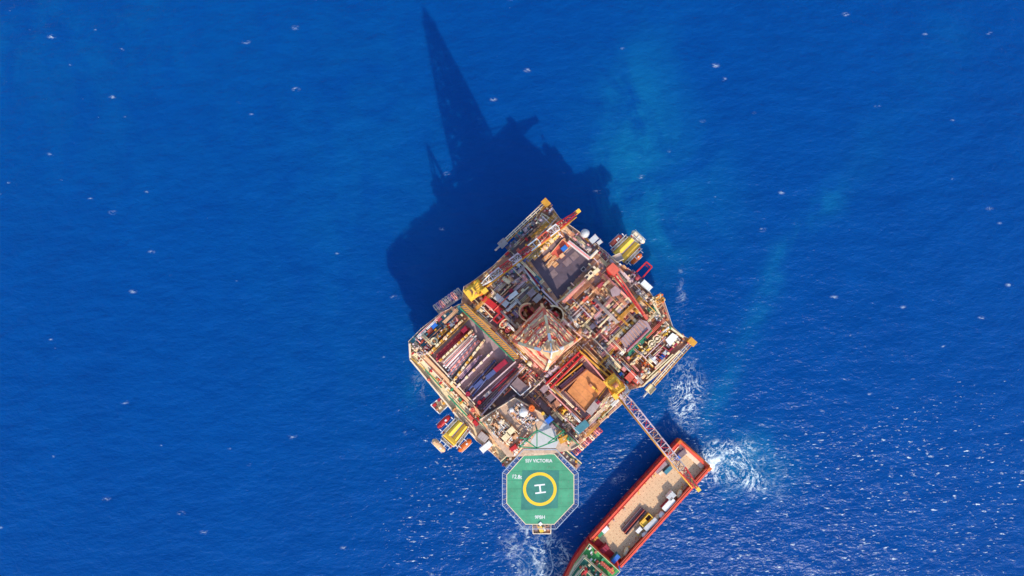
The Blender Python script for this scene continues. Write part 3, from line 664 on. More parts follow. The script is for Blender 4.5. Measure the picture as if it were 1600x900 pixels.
# ---------------------------------------------------------------- upper left block
module('machinery_room', 'open white machinery room beside the red container', 'machinery', (739, 472), (767, 496), 13, 25.1, [WHITE, OFFW, WHITE, LGREY, CREAM, BROWN], DSLATE, 21, 13, 40, 2.6, (1.4, 3), DSLATE)
steelbox('container', 'bright red container near the yellow upper left crane', 'container', (756, 466), (783, 487), 9.5, 25.2, 3.0, RED)
c, L, an = locframe((771, 503), (783, 491), 28); t = thing('skid_rack', 'square bright red open frame below the red container', 'frame', (c.x, c.y, 25.1))
FR = [(770, 499), (781, 489), (788, 495), (777, 505)]
for i in range(4):
    MB().bar(FR[i], FR[(i+1) % 4], 2, 27, 28).to('frame_beam', RED, t); p = P(*FR[i], 27); MB().box(p, .5, .5, .7, 25.1, 27.2).to('post', RED, t)
def tub(label, a, b_, w, rim, inn):
    c, L, an = locframe(a, b_, 27); Wd = w * K(27); t = thing('rescue_boat', label, 'boat', (c.x, c.y, 25.2))
    def oval(l_, w_): 
        pts = []
        for i in range(24):
            th = 2 * math.pi * i / 24; x = math.copysign(abs(math.cos(th)) ** .75, math.cos(th)) * l_ / 2; y = math.sin(th) * w_ / 2
            pts.append((c.x + x * math.cos(an) - y * math.sin(an), c.y + x * math.sin(an) + y * math.cos(an)))
        return pts
    MB().prism(oval(L * .8, Wd * .7), 25.2, 26.6, oval(L * .98, Wd * .96)).to('hull', inn, t)
    o1, i1 = oval(L, Wd), oval(L * .8, Wd * .66); m_ = MB()
    n_ = 24; m_.add([(x, y, 26.6) for x, y in o1] + [(x, y, 26.6) for x, y in i1] + [(x, y, 27.1) for x, y in o1] + [(x, y, 27.1) for x, y in i1],
          [[i, (i+1) % n_, 48 + (i+1) % n_, 48 + i] for i in range(n_)] + [[48 + i, 48 + (i+1) % n_, 72 + (i+1) % n_, 72 + i] for i in range(n_)] + [[72 + i, 72 + (i+1) % n_, 24 + (i+1) % n_, 24 + i] for i in range(n_)])
    m_.to('gunwale', rim, t)
    for s in (-.2, .15): 
        p = c + Vector((math.cos(an), math.sin(an), 0)) * L * s; MB().box(p, .5, Wd * .6, an, 26.5, 26.9).to('thwart', SALMON, t)
tub('orange open boat with cream rim beside the red frame', (781, 512), (794, 499), 10, CREAM, ORANGE)
tub('orange open boat with dark red rim, nearer the derrick', (790, 519), (801, 508), 7.5, MAROON, ORANGE)
steelbox('container', 'flat pale grey container on the slate deck left of the derrick', 'container', (774, 462), (793, 477), 10, 25.2, 2.6, LGREY)
steelbox('container', 'white and blue container right of the pale grey container', 'container', (794, 467), (808, 456), 7, 25.2, 2.4, LGREY, WHITE)
steelbox('container', 'small navy box beside the red round drum', 'box', (789, 468), (797, 461), 6, 25.2, 2.0, NAVY)
drum('red_drum', 'small crimson drum on the slate deck left of the derrick', 'drum', (798.5, 454), 3.2, 25.2, 2.6, CRIM)
steelbox('container', 'tan box behind the yellow upper left crane', 'box', (786, 434), (797, 442), 7, 25.2, 2.4, TAN, CREAM)
steelbox('container', 'left dark teal tank top left of the derrick', 'tank', (826, 462), (835, 454), 10, 25.2, 4.0, TEAL, SLATE)
steelbox('container', 'right grey tank top left of the derrick', 'tank', (835, 471), (845, 461), 9, 25.2, 4.0, SLATE, GREY)
module('pump_skid', 'grey pump skid between the upper left crane and its boom', 'skid', (776, 447), (800, 424), 18, 25.1, [SLATE, OFFW, GREY, LILAC, BROWN, CREAM, NAVY], SLATE, 23, 12, 60)
module('pump_skid', 'navy pump skid under the middle of the upper left boom', 'skid', (794, 424), (822, 402), 17, 25.1, [NAVY, LGREY, WHITE, TEAL, BROWN, OFFW, VIOL], DSLATE, 24, 12, 70)
module('pump_skid', 'grey pump skid around the small crimson drum', 'skid', (800, 448), (824, 432), 14, 25.1, [GREY, PINK, OFFW, SLATE, LILAC, TAN], SLATE, 25, 8, 50)
module('pump_skid', 'dark skid between the round turntable and the orange boats', 'skid', (797, 500), (812, 484), 13, 25.1, [DSLATE, NAVY, SLATE, VIOL], DSLATE, 26, 5, 26, 1.5)
module('valve_skid', 'ochre valve skid in front of the drill floor left corner', 'skid', (794, 533), (808, 518), 10, 25.1, [YELD, ORANGE, OFFW, PEACH, SLATE, NAVY], SLATE, 27, 7, 40)
module('valve_skid', 'cream valve skid beside the yellow striped gantry', 'skid', (776, 511), (797, 533), 7, 25.1, [YEL, PEACH, CREAM, ORANGE, BROWN, GREEN], TAN, 28, 8, 50)
module('pipe_bridge', 'ochre pipe bridge below the left corner of the drill floor', 'pipe bridge', (800, 536), (832, 572), 9, 25.1, [CREAM, PINK, YELD, OFFW, LILAC, BROWN], SLATE, 29, 12, 70)
for i, (mm, o_) in enumerate(((TEAL, -4), (WHITE, -2.4), (LILAC, -1), (CRIM, .6), (RED, 2), (NAVY, 3.4))):
    a = (814 + o_ * .7, 410 - o_ * .7); b_ = (845 + o_ * .7, 452 - o_ * .7)
    pipe('pipe_line', ['teal', 'white', 'lilac', 'crimson', 'red', 'navy'][i] + ' pipe line along the left edge of the brown drill deck', a, b_, .3, 26 + i % 2 * .4, mm, 'pipe lines left of the drill deck')
# ---------------------------------------------------------------- top block
module('process_module', 'cream framed white module near the top corner of the rig', 'module', (842, 340), (862, 352), 17, 25.2, [WHITE, PINK, OFFW, RED, LILAC], CREAM, 31, 8, 30, 2.2, (1.2, 2.6), CREAM)
module('pump_skid', 'dark skid between the flare boom and the red and white crane boom', 'skid', (806, 374), (838, 345), 14, 25.1, [DSLATE, GREY, OFFW, VIOL, TEAL, MAROON, SLATE], DSLATE, 32, 10, 50)
module('pump_skid', 'teal machinery at the upper edge beside the flare tip', 'skid', (793, 391), (808, 378), 11, 25.0, [TEAL, DSLATE, SLATE, VIOL], DSLATE, 33, 6, 26, 1.6)
module('pipe_bridge', 'yellow and cream pipe rack right under the crane boom', 'pipe rack', (832, 404), (876, 362), 9, 25.1, [YEL, CREAM, YELD, OFFW, PEACH, WHITE], TAN, 34, 14, 80)
module('pipe_bridge', 'cream and violet piping between boom tip and white dome', 'pipe rack', (868, 348), (900, 372), 12, 25.1, [CREAM, VIOL, OFFW, PEACH, BROWN, GREY], SLATE, 35, 10, 60)
SAL = [(859, 398), (879, 374), (892, 384), (871, 405)]
t = thing('deck_mat', 'flat salmon red plate on the brown drill deck beside the blue tarp', 'deck plate', P(876, 389, 25.07))
MB().quad(SAL, 25.07, 25.5).to('plate', SALMON, t)
for i in range(4): MB().bar(SAL[i], SAL[(i+1) % 4], 1, 25.4, 25.7).to('edge', PEACH, t)
for i, (x, y) in enumerate(((852, 404), (858, 399), (861, 409), (866, 403), (868, 413), (857, 414))):
    lab = ['left end tan mat', 'upper left tan mat', 'middle tan mat', 'tan mat touching the salmon plate', 'lowest tan mat', 'tan mat at the lower left corner'][i]
    t = thing('timber_mat', lab + ' in the patchwork on the brown drill deck', 'timber mat', P(x, y, 25.08))
    for j in range(4):
        f = (j - 1.5) * 1.75
        MB().bar((x - 3.2 + f * .7, y + 3 + f * .7), (x + 3 + f * .7, y - 2.8 + f * .7), 1.6, 25.08, 25.5 + rn.random() * .25).to('plank', [RUST, TAN, PEACH][(i + j) % 3], t)
t = thing('blue_tarp', 'bright blue tarp covered crate on the salmon plate', 'crate', P(881, 388, 25.5))
MB().bar((878, 391), (885, 385), 7, 25.5, 26.8).to('tarp', BLUE, t); MB().bar((877.6, 391.4), (885.4, 384.6), 7.8, 25.45, 25.7).to('pallet', TEAL, t)
steelbox('container', 'small salmon box just below the blue tarp', 'box', (875, 402), (881, 397), 6, 25.2, 1.8, SALMON, PEACH)
# white L-shaped cabin block
t = thing('white_cabin', 'white L-shaped walled enclosure at the right end of the drill deck', 'enclosure', P(915, 388, 25.1))
for a, b_, w in (((888, 377), (922, 404), 5), ((922, 403), (934, 391), 4)): MB().bar(a, b_, w, 25.1, 28.4).to('wall', WHITE, t); MB().bar(a, b_, w * .6, 28.4, 28.55).to('roof_strip', PINK if w == 5 else OFFW, t)
MB().quad([(895, 376), (906, 366), (934, 390), (922, 401)], 25.1, 25.4).to('floor', SLATE, t)
module('pump_skid', 'grey machinery inside the white L-shaped enclosure', 'machinery', (905, 379), (924, 393), 11, 25.4, [GREY, SLATE, OFFW, PINK, DSLATE], SLATE, 36, 8, 36, 2)
spheretank('radar_dome', 'pale blue white round dome at the upper right rig edge', 'dome', (914.5, 364.5), 6.8, 25.1, LGREY)
steelbox('container', 'pale grey blue tank box next to the round dome', 'tank', (923, 378), (933, 369), 9, 25.1, 3.4, GREY, LGREY)
steelbox('container', 'small blue grey box at the edge beyond the grey tank', 'box', (934, 381), (940, 376), 6, 25.1, 2.2, GREY, LGREY)
module('pump_skid', 'violet machinery on the deck edge left of the right lifeboat station', 'machinery', (934, 392), (952, 406), 12, 25.1, [VIOL, MAROON, DSLATE, CREAM, TAN, OFFW], DSLATE, 37, 8, 36)
# ---------------------------------------------------------------- right block
for i, (x, y) in enumerate(((923, 427), (917, 433), (911.5, 420.5))):
    t = thing('hatch', ['upper cream framed dark hatch', 'lower cream framed dark hatch', 'single dark hatch in the brown drill deck'][i] + (' on the cream trunk right of the drill deck' if i < 2 else ''), 'hatch', P(x, y, 25.1))
    Q = [(x - 4, y + .3), (x + .3, y - 4), (x + 4, y - .3), (x - .3, y + 4)]; zt = 28.2 if i < 2 else 25.8
    MB().quad(Q, 25.1, zt - .3).to('cover', DARK, t)
    for k in range(4): MB().bar(Q[k], Q[(k+1) % 4], 1.2, zt - .6, zt).to('coaming', [OFFW, OFFW, GREY][i], t)
module('pipe_bridge', 'cream pipe run between the drill deck and the slate lane', 'pipe rack', (874, 474), (914, 437), 8, 25.1, [CREAM, OFFW, PEACH, BROWN, YELD, WHITE], BROWN, 41, 14, 70)
t = thing('long_crane_rail', 'long slate lane with rails between the cream trunks right of the drill deck', 'track', P(912, 465, 25.1))
MB().bar((884, 492), (942, 438), 9, 25.1, 25.5).to('bed', SLATE, t)
for s in (-3, 3): MB().bar((884 + s * .7, 492 + s * .7), (942 + s * .7, 438 + s * .7), 1, 25.5, 25.9).to('rail', GREY, t)
t = thing('slim_carriage', 'lower red and peach carriage lying along the slate lane', 'carriage', P(910, 472, 25.9))
MB().bar((901, 481), (912, 470), 3, 25.9, 27.4).to('frame', PEACH, t); MB().bar((911, 471), (919, 463), 4, 25.9, 27.8).to('head', SALMON, t)
t = thing('slim_carriage', 'upper maroon and peach carriage lying along the slate lane', 'carriage', P(933, 450, 25.9))
MB().bar((925, 457), (935, 448), 3, 25.9, 27.4).to('frame', PEACH, t); MB().bar((934, 449), (943, 442), 5, 25.9, 27.6).to('head', MAROON, t)
panel([(936, 462), (955, 441), (975, 462), (965, 474), (950, 484)], 25.1, 25.5, CREAM)
t = thing('slate_hut', 'five sided slate hut on the cream deck under the red crane', 'hut', P(961, 455, 25.5))
HP = [(954, 453), (961, 447), (970, 454), (967, 461), (957, 463)]
MB().quad(HP, 25.5, 28.2).to('wall', GREY, t); MB().quad([(961 + (x - 961) * 1.08, 455 + (y - 455) * 1.08) for x, y in HP], 28.2, 28.4).to('roof', SLATE, t)
steelbox('container', 'dark square tank with cream frame below the slate hut', 'tank', (961.5, 466), (970, 461), 8, 25.5, 2.4, CREAM, DARK, ribs=False)
for i, (x, y) in enumerate(((928, 470), (934, 479))):
    t = thing('skid_rack', ['upper red square frame with a dark middle on the right block', 'lower red square frame with a dark middle on the right block'][i], 'frame', P(x, y, 25.2))
    Q = [(x - 5, y + .3), (x + .3, y - 5), (x + 5, y - .3), (x - .3, y + 5)]
    MB().quad(Q, 25.2, 26.4).to('tank_top', [DARK, MAROON][i], t)
    for k in range(4): MB().bar(Q[k], Q[(k+1) % 4], 1.5, 26.2, 27).to('frame_beam', [RED, PINK][i], t)
steelbox('container', 'cream flat slab box right of the red square frames', 'box', (941, 484), (951, 474), 8, 25.2, 2.2, TAN, CREAM)
steelbox('container', 'dark blue slate box below the cream slab box', 'box', (929, 496), (939, 488), 7, 25.2, 2.4, DSLATE, SLATE)
module('pump_skid', 'violet and ochre machinery left of the dark slate box', 'machinery', (910, 497), (930, 482), 13, 25.1, [VIOL, YELD, DSLATE, BROWN, MAROON, TAN], SLATE, 42, 8, 40)
module('pump_skid', 'brown and pink machinery right of the drill floor corner', 'machinery', (902, 512), (926, 526), 14, 25.1, [BROWN, PINK, CREAM, SLATE, OFFW, MAROON], SLATE, 43, 9, 50)
module('pump_skid', 'slate machinery with cream tops beside the long cream beam', 'machinery', (921, 513), (962, 473), 8, 25.1, [SLATE, CREAM, DSLATE, PEACH, NAVY], DSLATE, 44, 10, 60)
module('pump_skid', 'long row of bright white machinery right of the cream beam', 'machinery', (941, 522), (982, 481), 11, 25.1, [WHITE, WHITE, OFFW, LGREY, PINK, YELD], OFFW, 45, 18, 60, 2.6, (1.4, 3.2))
for i in range(4):
    pipe('pipe_line', ['maroon', 'crimson', 'violet', 'cream'][i] + ' pipe running beside the bright white machinery', (952 + i * 1.6, 521 + i * 1.6), (990 + i * 1.6, 484 + i * 1.6), .32, 26.4, [MAROON, CRIM, VIOL, CREAM][i], 'pipes beside the white machinery')
t = thing('vent_bank', 'cream rail with a row of vent boxes beside the ribbed brown roof', 'vent bank', P(978, 515, 25.1))
MB().bar((961, 531), (995, 499), 6, 25.1, 26.2).to('rail', CREAM, t)
for i in range(8): 
    x, y = 963 + i * 4.2, 529 - i * 4; MB().bar((x - 1.4, y + 1.3), (x + 1.4, y - 1.3), 4 + i % 2, 26.2, 28.2).to('vent', [YELD, CREAM, OFFW][i % 3], t)
t = thing('ribbed_roof_house', 'house with dark brown ribbed roof and green edge right of the derrick', 'house', P(994, 523, 25.1))
RP = [(969, 531), (1000, 499), (1011, 502), (1018, 514), (981, 550)]
MB().quad([(994 + (x - 994) * .97, 523 + (y - 523) * .97) for x, y in RP], 25.1, 29).to('wall', TAN, t); rf = MB().quad(RP, 29, 29.25).to('roof', SLATE, t)
for i in range(9):
    x, y = 971.5 + i * 3.7, 532 - i * 3.75; MB().bar((x, y - 1.2), (x + 9.6, y + 11.5 if i < 7 else y + 8), 1.0, 29.24, 29.5).to('roof_rib', DECKB, rf)
MB().bar((978, 549), (1013, 515), 1.2, 29.4, 29.9).to('roof_pipe', CRIM, t)
MB().bar((982, 552), (1019, 516), 1.6, 28.6, 29.3).to('gutter', GREEN, t)
steelbox('container', 'salmon red box below the brown ribbed roof', 'box', (959.5, 544.5), (967, 538), 8, 25.2, 2.6, SALMON)
module('pump_skid', 'dark blue machinery lane below the ribbed brown roof', 'machinery', (934, 537), (962, 566), 15, 25.1, [NAVY, SLATE, GREY, DSLATE, LILAC, TEAL], DSLATE, 46, 14, 70)
module('pump_skid', 'peach and red machinery right of the dark blue lane', 'machinery', (958, 552), (973, 566), 10, 25.1, [PEACH, RED, CREAM, OFFW, BROWN], BROWN, 47, 8, 40)
module('pump_skid', 'yellow and black machinery between green walkway and rings', 'machinery', (984, 567), (1014, 541), 9, 25.1, [YEL, DARK, CREAM, OFFW, BROWN, PEACH], BROWN, 48, 13, 70)
for i, (x, y, r) in enumerate(((1018, 537, 6), (1026, 529, 6.5))):
    c = P(x, y, 27); t = thing('ring_tank', ['lower', 'upper'][i] + ' open cream ring tank near the right rig edge', 'tank', (c.x, c.y, 25.1)); k = K(27)
    MB().ring(c, r * k * .68, r * k, 25.1, 27.6, 24).to('wall', CREAM, t); MB().cyl(c, r * k * .7, 25.1, 26, 20).to('floor', [BROWN, YELD][i], t)
    MB().cyl(c, .6, 26, 27.9, 10).to('agitator', OFFW, t); MB().box(c, r * k * 1.9, .3, .7, 27.6, 27.85).to('bridge', CREAM, t)
module('valve_skid', 'bright yellow piping beside the white ramp on the right edge', 'piping', (1028, 524), (1046, 512), 12, 25.1, [YEL, YEL, YELD, CREAM, OFFW], YELD, 49, 10, 60, 1.8)
t = thing('white_ramp', 'white sloped roof near the right tip of the rig', 'roof', P(1050, 530, 25.1))
WRP = [(1040, 531), (1051, 520), (1060, 526), (1047, 541)]; MB().quad(WRP, 25.1, 27.4).to('wall', LGREY, t); MB().quad([(x, y) for x, y in WRP], 27.4, 27.6).to('roof', WHITE, t)
MB().quad([(1048, 540.5), (1060, 527), (1064, 531), (1050, 545)], 25.1, 26.6).to('lean_to', GREY, t)
t = thing('cargo_basket', 'maroon framed cargo basket with blue and white loads at the right tip', 'basket', P(1033, 552, 25.2))
BF = [(1016, 563), (1033, 540), (1047, 550), (1030, 571)]
MB().quad(BF, 25.2, 25.5).to('floor', BROWN, t)
for k in range(4): MB().bar(BF[k], BF[(k+1) % 4], 1.2, 25.5, 27).to('side', MAROON, t)
for f in (.33, .66):
    a = [BF[0][k] + (BF[1][k] - BF[0][k]) * f for k in (0, 1)]; b_ = [BF[3][k] + (BF[2][k] - BF[3][k]) * f for k in (0, 1)]; MB().bar(a, b_, .9, 25.5, 26.8).to('divider', MAROON, t)
MB().bar((1023, 552), (1040, 561), .9, 25.5, 26.75).to('divider', PINK, t)
for lab, x, y, mm in (('white load in the upper cell of the maroon basket', 1030, 546.5, WHITE), ('navy load in the middle cell of the maroon basket', 1026, 552, NAVY), ('blue load in the middle cell of the maroon basket', 1035, 557.5, BLUE), ('small white load at the upper right cell of the maroon basket', 1040, 551, LGREY), ('orange load in the lowest cell of the maroon basket', 1029, 564.5, ORANGE), ('brown load in the lowest left cell of the maroon basket', 1020.5, 559.5, MAROON)):
    steelbox('cargo_load', lab, 'load', (x - 2.6, y + 2.6), (x + 2.4, y - 2.6), 5.5, 25.5, 1.2, mm)
steelbox('container', 'long maroon bar rack beside the basket at the right tip', 'rack', (1046, 549), (1061, 533), 2.8, 25.2, 2.0, CRIM)
module('valve_skid', 'cream clutter along the upper right rig edge beyond the red crane', 'machinery', (1012, 478), (1044, 516), 11, 25.1, [CREAM, OFFW, GREY, PEACH, GREEN, WHITE], CREAM, 50, 16, 90)
drum('pink_drum', 'small magenta drum on the right rig edge', 'drum', (1030, 505), 2.8, 25.1, 2.9, CRIM)
steelbox('container', 'white blue roofed cabin at the upper right edge', 'cabin', (1004, 440), (1017, 452), 9, 25.1, 3.2, LGREY, WHITE)
module('valve_skid', 'grey round machines below the white edge cabin', 'machinery', (995, 452), (1012, 470), 11, 25.1, [GREY, LGREY, SLATE, OFFW, LILAC], DSLATE, 51, 8, 30)
module('valve_skid', 'yellow and cream machine block jutting out of the upper right edge', 'machinery', (1015, 476), (1036, 463), 14, 25.1, [CREAM, YELD, OFFW, ORANGE, CREAM], CREAM, 52, 9, 50)
module('valve_skid', 'dark winch machinery carrying the red davit frame', 'winch', (984, 426), (1000, 442), 14, 25.1, [DSLATE, VIOL, NAVY, MAROON], DSLATE, 53, 9, 40)
t = thing('davit', 'red open davit frame jutting out over the water at the upper right', 'davit', P(1006, 422, 26))
for a, b_ in (((995, 425), (1011, 409)), ((1004, 434), (1019, 417)), ((1010.5, 409.5), (1019, 417))): MB().bar(a, b_, 2, 26.5, 27.4).to('arm', RED, t)
MB().bar((1009, 414), (1014, 419), 1.5, 26.2, 26.6).to('hook_beam', CRIM, t)
# red deck crane lying along the right edge
t = thing('red_crane', 'bright red crane boom lying along the upper right deck edge', 'crane', P(957, 420, 25.1))
c = P(957, 421, 29); MB().cyl(c, 2.2, 25.1, 29, 18).to('pedestal', RED, t); MB().box(c, 4, 3.4, -.8, 29, 31.5).to('cab', SALMON, t)
for s in (-3, 3): MB().bar((957 + s * .75, 421 - s * .66), (1008 + s * .3, 494 - s * .2), 2.2, 30, 31.2).to('boom_chord', [RED, SALMON][s > 0], t)
for i in range(12):
    f = (i + .5) / 12; s = 3.2 * (1 - f * .6); x, y = 957 + 51 * f, 421 + 73 * f; MB().bar((x - s * .8, y + s * .62), (x + s * .8, y - s * .62), 1.2, 30.2, 30.9).to('boom_lacing', CRIM, t)
MB().bar((1006, 491), (1012, 499), 4, 29.6, 31.3).to('boom_head', SALMON, t)
steelbox('container', 'red box with white top beside the yellow lower right crane', 'box', (980, 594), (991, 582), 11, 25.2, 3.0, RED, SALMON)
steelbox('container', 'salmon box with a dark hole above the red box', 'box', (973, 579), (981, 571), 7, 25.2, 2.4, SALMON, PINK)
steelbox('container', 'tiny bright blue box left of the red box', 'box', (968, 586), (972, 583), 4, 25.2, 1.8, BLUE)
steelbox('container', 'tiny teal box below the red box', 'box', (979, 598), (984, 594), 4, 25.2, 1.8, TEAL)
module('valve_skid', 'cream round fittings at the deck edge near the flare boom foot', 'machinery', (990, 598), (1014, 574), 13, 25.1, [CREAM, OFFW, PEACH, SALMON, LGREY, BROWN], CREAM, 54, 12, 60)
module('valve_skid', 'brown and violet racks left of the right flare boom', 'machinery', (1002, 572), (1022, 560), 13, 25.1, [BROWN, MAROON, CREAM, ORANGE, DARK], BROWN, 55, 9, 40)
# ---------------------------------------------------------------- lower middle: brown deck, frames, lanes
t = thing('brown_deck_house', 'house with wide rusty brown flat roof below the derrick', 'house', P(917, 608, 25.1))
BR = [(886, 612), (915, 576), (949, 601), (914, 643)]
MB().quad([(917 + (x - 917) * .98, 608 + (y - 608) * .98) for x, y in BR], 25.1, 27.4).to('wall', TAN, t); MB().quad(BR, 27.4, 27.6).to('roof', RUST, t)
for i in range(3):
    f = (i + 1) / 4; a = [BR[0][k] + (BR[1][k] - BR[0][k]) * f for k in (0, 1)]; b_ = [BR[3][k] + (BR[2][k] - BR[3][k]) * f for k in (0, 1)]; MB().bar(a, b_, .5, 27.6, 27.66).to('roof_seam', BROWN, t)
MB().bar((883, 612), (915, 644), 2.2, 25.1, 28.2).to('parapet', BROWN, t)
t = thing('yellow_hook_block', 'yellow hook block lying on the rusty brown roof', 'hook block', P(928, 606, 27.6))
MB().bar((923.5, 602.5), (933, 611), 2.6, 27.7, 28.9).to('cheek', YEL, t); MB().bar((921.5, 600.5), (925, 604), 4, 27.6, 29.5).to('shackle', BROWN, t); MB().bar((931, 609), (934.5, 613), 3.4, 27.6, 29.2).to('sheave', YELD, t)
t = thing('riser_trough', 'deep dark trough along the upper left side of the brown roof', 'trough', P(893, 590, 25.1))
MB().bar((873, 607), (914, 573), 10, 25.1, 25.3).to('floor', DARK, t)
for s in (-6, 6): MB().bar((873 + s * .64, 607 + s * .77), (914 + s * .64, 573 + s * .77), 1.6, 25.1, 28.6).to('side', [YELD, BROWN][s > 0], t)
for i in range(3): MB().tube(P(875 + i * 2, 604 + i * 2.6, 26), P(911 + i * 2, 574 + i * 2.6, 26), .4, 8).to('riser', VIOL, t)
t = thing('red_skid_beams', 'pair of long red skid beams between drill floor and brown roof', 'skid beams', P(882, 580, 25.1))
for a, b_ in (((853, 600), (906, 550)), ((860, 607), (911, 555))): MB().bar(a, b_, 2.4, 27, 28.6).to('beam', RED, t)
for i in range(6):
    f = (i + .5) / 6; x, y = 853 + 53 * f, 600 - 50 * f; MB().bar((x, y), (x + 6.5, y + 6), 1.6, 25.1, 28.2).to('cross_member', SALMON, t)
module('pump_skid', 'violet and brown piping between the red skid beams', 'piping', (860, 599), (906, 556), 5, 25.1, [VIOL, BROWN, DARK, PEACH, CREAM], DARK, 61, 10, 60, 1.4, (1, 2))
module('pipe_bridge', 'cream and grey pipe bridge under the right corner of the drill floor', 'pipe bridge', (850, 590), (908, 540), 9, 25.1, [CREAM, OFFW, LILAC, GREY, YELD, PINK], BROWN, 62, 20, 110)
steelbox('container', 'dark violet tank with white frame left of the red skid beams', 'tank', (856, 625), (866, 617), 10, 25.2, 2.2, LILAC, DSLATE, ribs=False)
steelbox('container', 'brown tank with white frame below the dark violet tank', 'tank', (864, 636), (873, 628), 9, 25.2, 2.2, OFFW, BROWN, ribs=False)
steelbox('container', 'maroon framed box with red flag at the skid beam end', 'box', (846, 612), (855, 604), 9, 25.2, 2.2, MAROON, SLATE)
module('valve_skid', 'bright yellow machine left of the green railing', 'machine', (875, 643), (884, 636), 9, 25.2, [YEL, ORANGE, YEL, YELD], YELD, 63, 5, 20, 2.8, (1, 2.2))
module('valve_skid', 'white machine below the bright yellow machine', 'machine', (881, 655), (892, 644), 11, 25.2, [WHITE, OFFW, CREAM], CREAM, 64, 6, 24, 2.4, (1, 2.4))
module('valve_skid', 'cream and grey fittings between the white machine and the hoop racks', 'machinery', (880, 668), (902, 654), 16, 25.1, [CREAM, GREY, OFFW, BROWN, TAN], OFFW, 65, 9, 50)
steelbox('container', 'grey green roofed cabin at the lower right deck corner', 'cabin', (900, 675), (918, 660), 12, 25.1, 3.2, GREY, TEAL)
steelbox('container', 'dark grey machine house beside the brown roof', 'cabin', (920, 646), (936, 626), 11, 25.2, 3.4, SLATE, GREY)
steelbox('container', 'small crimson box on the dark grey machine house', 'box', (933, 631), (937, 627), 4, 28.75, 1.2, CRIM)
panel([(925, 655), (955, 608), (966, 626), (945, 650)], 25.1, 25.4, OFFW)
module('valve_skid', 'pale deck gear between brown roof and yellow crane', 'deck gear', (934, 646), (957, 614), 14, 25.4, [OFFW, LGREY, PINK, BROWN, CREAM], OFFW, 66, 9, 40, 1.6, (1, 2.2))
module('pump_skid', 'slate machinery between the pipe racks and the drill floor bottom', 'machinery', (810, 566), (846, 602), 15, 25.1, [SLATE, BROWN, DSLATE, CREAM, LILAC, PINK], DSLATE, 67, 14, 70)
steelbox('container', 'slate roofed house with white edge above the quarters', 'house', (803, 596), (822, 613), 17, 25.2, 4.6, SLATE, DSLATE, ribs=False)
t = thing('white_railing', 'white L-shaped railing round the slate roofed house', 'railing', P(814, 606, 29.8))
for a, b_ in (((797, 603), (813, 618.5)), ((813, 618.5), (829, 605)), ((829, 605), (827, 597))): MB().bar(a, b_, 1.1, 29.85, 30.6).to('rail', WHITE, t)
# ---------------------------------------------------------------- quarters (accommodation) and its roof
zq = 31.0
QP = [(750, 656), (804, 622), (853, 650), (905, 696), (893, 703), (850, 711), (793, 714), (780, 698)]
qt = thing('quarters_block', 'accommodation block with pale flat roof above the helideck', 'building', P(820, 668, 25.1))
MB().quad([(825 + (x - 825) * .985, 672 + (y - 672) * .985) for x, y in QP], 25.05, zq - .3).to('wall', OFFW, qt); MB().quad(QP, zq - .3, zq).to('roof', mat('quarters_roof', 'b4a08c', .8, var=.28, rust=.22), qt)
MB().quad([(835, 700), (829, 690), (852, 656), (876, 684), (868, 700)], zq, zq + .05).to('roof_panel', LGREY, qt)
for i in range(4): 
    a, b_ = QP[i], QP[(i+1) % len(QP)]; MB().bar(a, b_, 1.2, zq - .1, zq + .6).to('parapet', [OFFW, OFFW, GREEN, OFFW][i], qt)
for k_ in range(7):
    f = (k_ + .5) / 7; p = P(750 + 30 * f, 656 + 42 * f, 28); q = P(753 + 30 * f, 659 + 42 * f, 28)
    MB().beam(p, q, .3, 1.0).to('window', DARK, qt)
module('hvac_plant', 'white and tan air handling plant on the left half of the quarters roof', 'plant', (764, 650), (804, 688), 31, zq, [WHITE, OFFW, TAN, CREAM, LGREY, BROWN, OFFW], TAN, 71, 34, 220, 2.6, (1.4, 3.2))
module('hvac_plant', 'pale ducting around the white spheres on the quarters roof', 'plant', (802, 634), (834, 665), 27, zq, [LGREY, OFFW, LILAC, WHITE, GREY, TAN], GREY, 72, 30, 190, 2.2, (1.4, 3.2))
steelbox('container', 'right tan box of the pair on the quarters roof', 'box', (793, 678), (803, 669), 9, zq + .3, 2.8, TAN, CREAM)
steelbox('container', 'left tan box of the pair on the quarters roof', 'box', (786, 687), (796, 678), 9, zq + .3, 2.8, TAN, CREAM)
spheretank('satellite_dome', 'large white sphere in the middle of the quarters roof', 'dome', (818, 645), 6.8, zq + .3, WHITE)
spheretank('satellite_dome', 'small white sphere left of the large white sphere', 'dome', (799.5, 641.5), 3.6, zq + .3, WHITE)
drum('orange_tank', 'orange round machine right of the large white sphere', 'tank', (831, 638.5), 4.6, zq + .3, 3.0, ORANGE)
drum('yellow_drum', 'small yellow drum at the right corner of the quarters roof', 'drum', (848.5, 646.5), 2.4, zq + .1, 1.8, YEL)
steelbox('container', 'bright blue tank box on the pale quarters roof panel', 'box', (854, 660), (862, 653), 8, zq + .05, 2.6, BLUE)
steelbox('container', 'slate blue box just below the bright blue box', 'box', (861, 664), (868, 671), 5, zq + .05, 1.8, SLATE)
steelbox('container', 'red box at the lower left corner above the helideck', 'box', (798, 704), (807, 697), 6, zq + .05, 2.2, RED)
steelbox('container', 'yellow brown machine box at the right corner above the helideck', 'box', (874, 690), (888, 683), 9, zq + .05, 1.6, BROWN, YELD)
module('hvac_plant', 'ochre framed plant at the right end of the quarters roof', 'plant', (872, 674), (892, 694), 10, zq, [YELD, CREAM, BROWN, OFFW, GREEN], TAN, 73, 9, 40, 1.8, (1, 2.2))
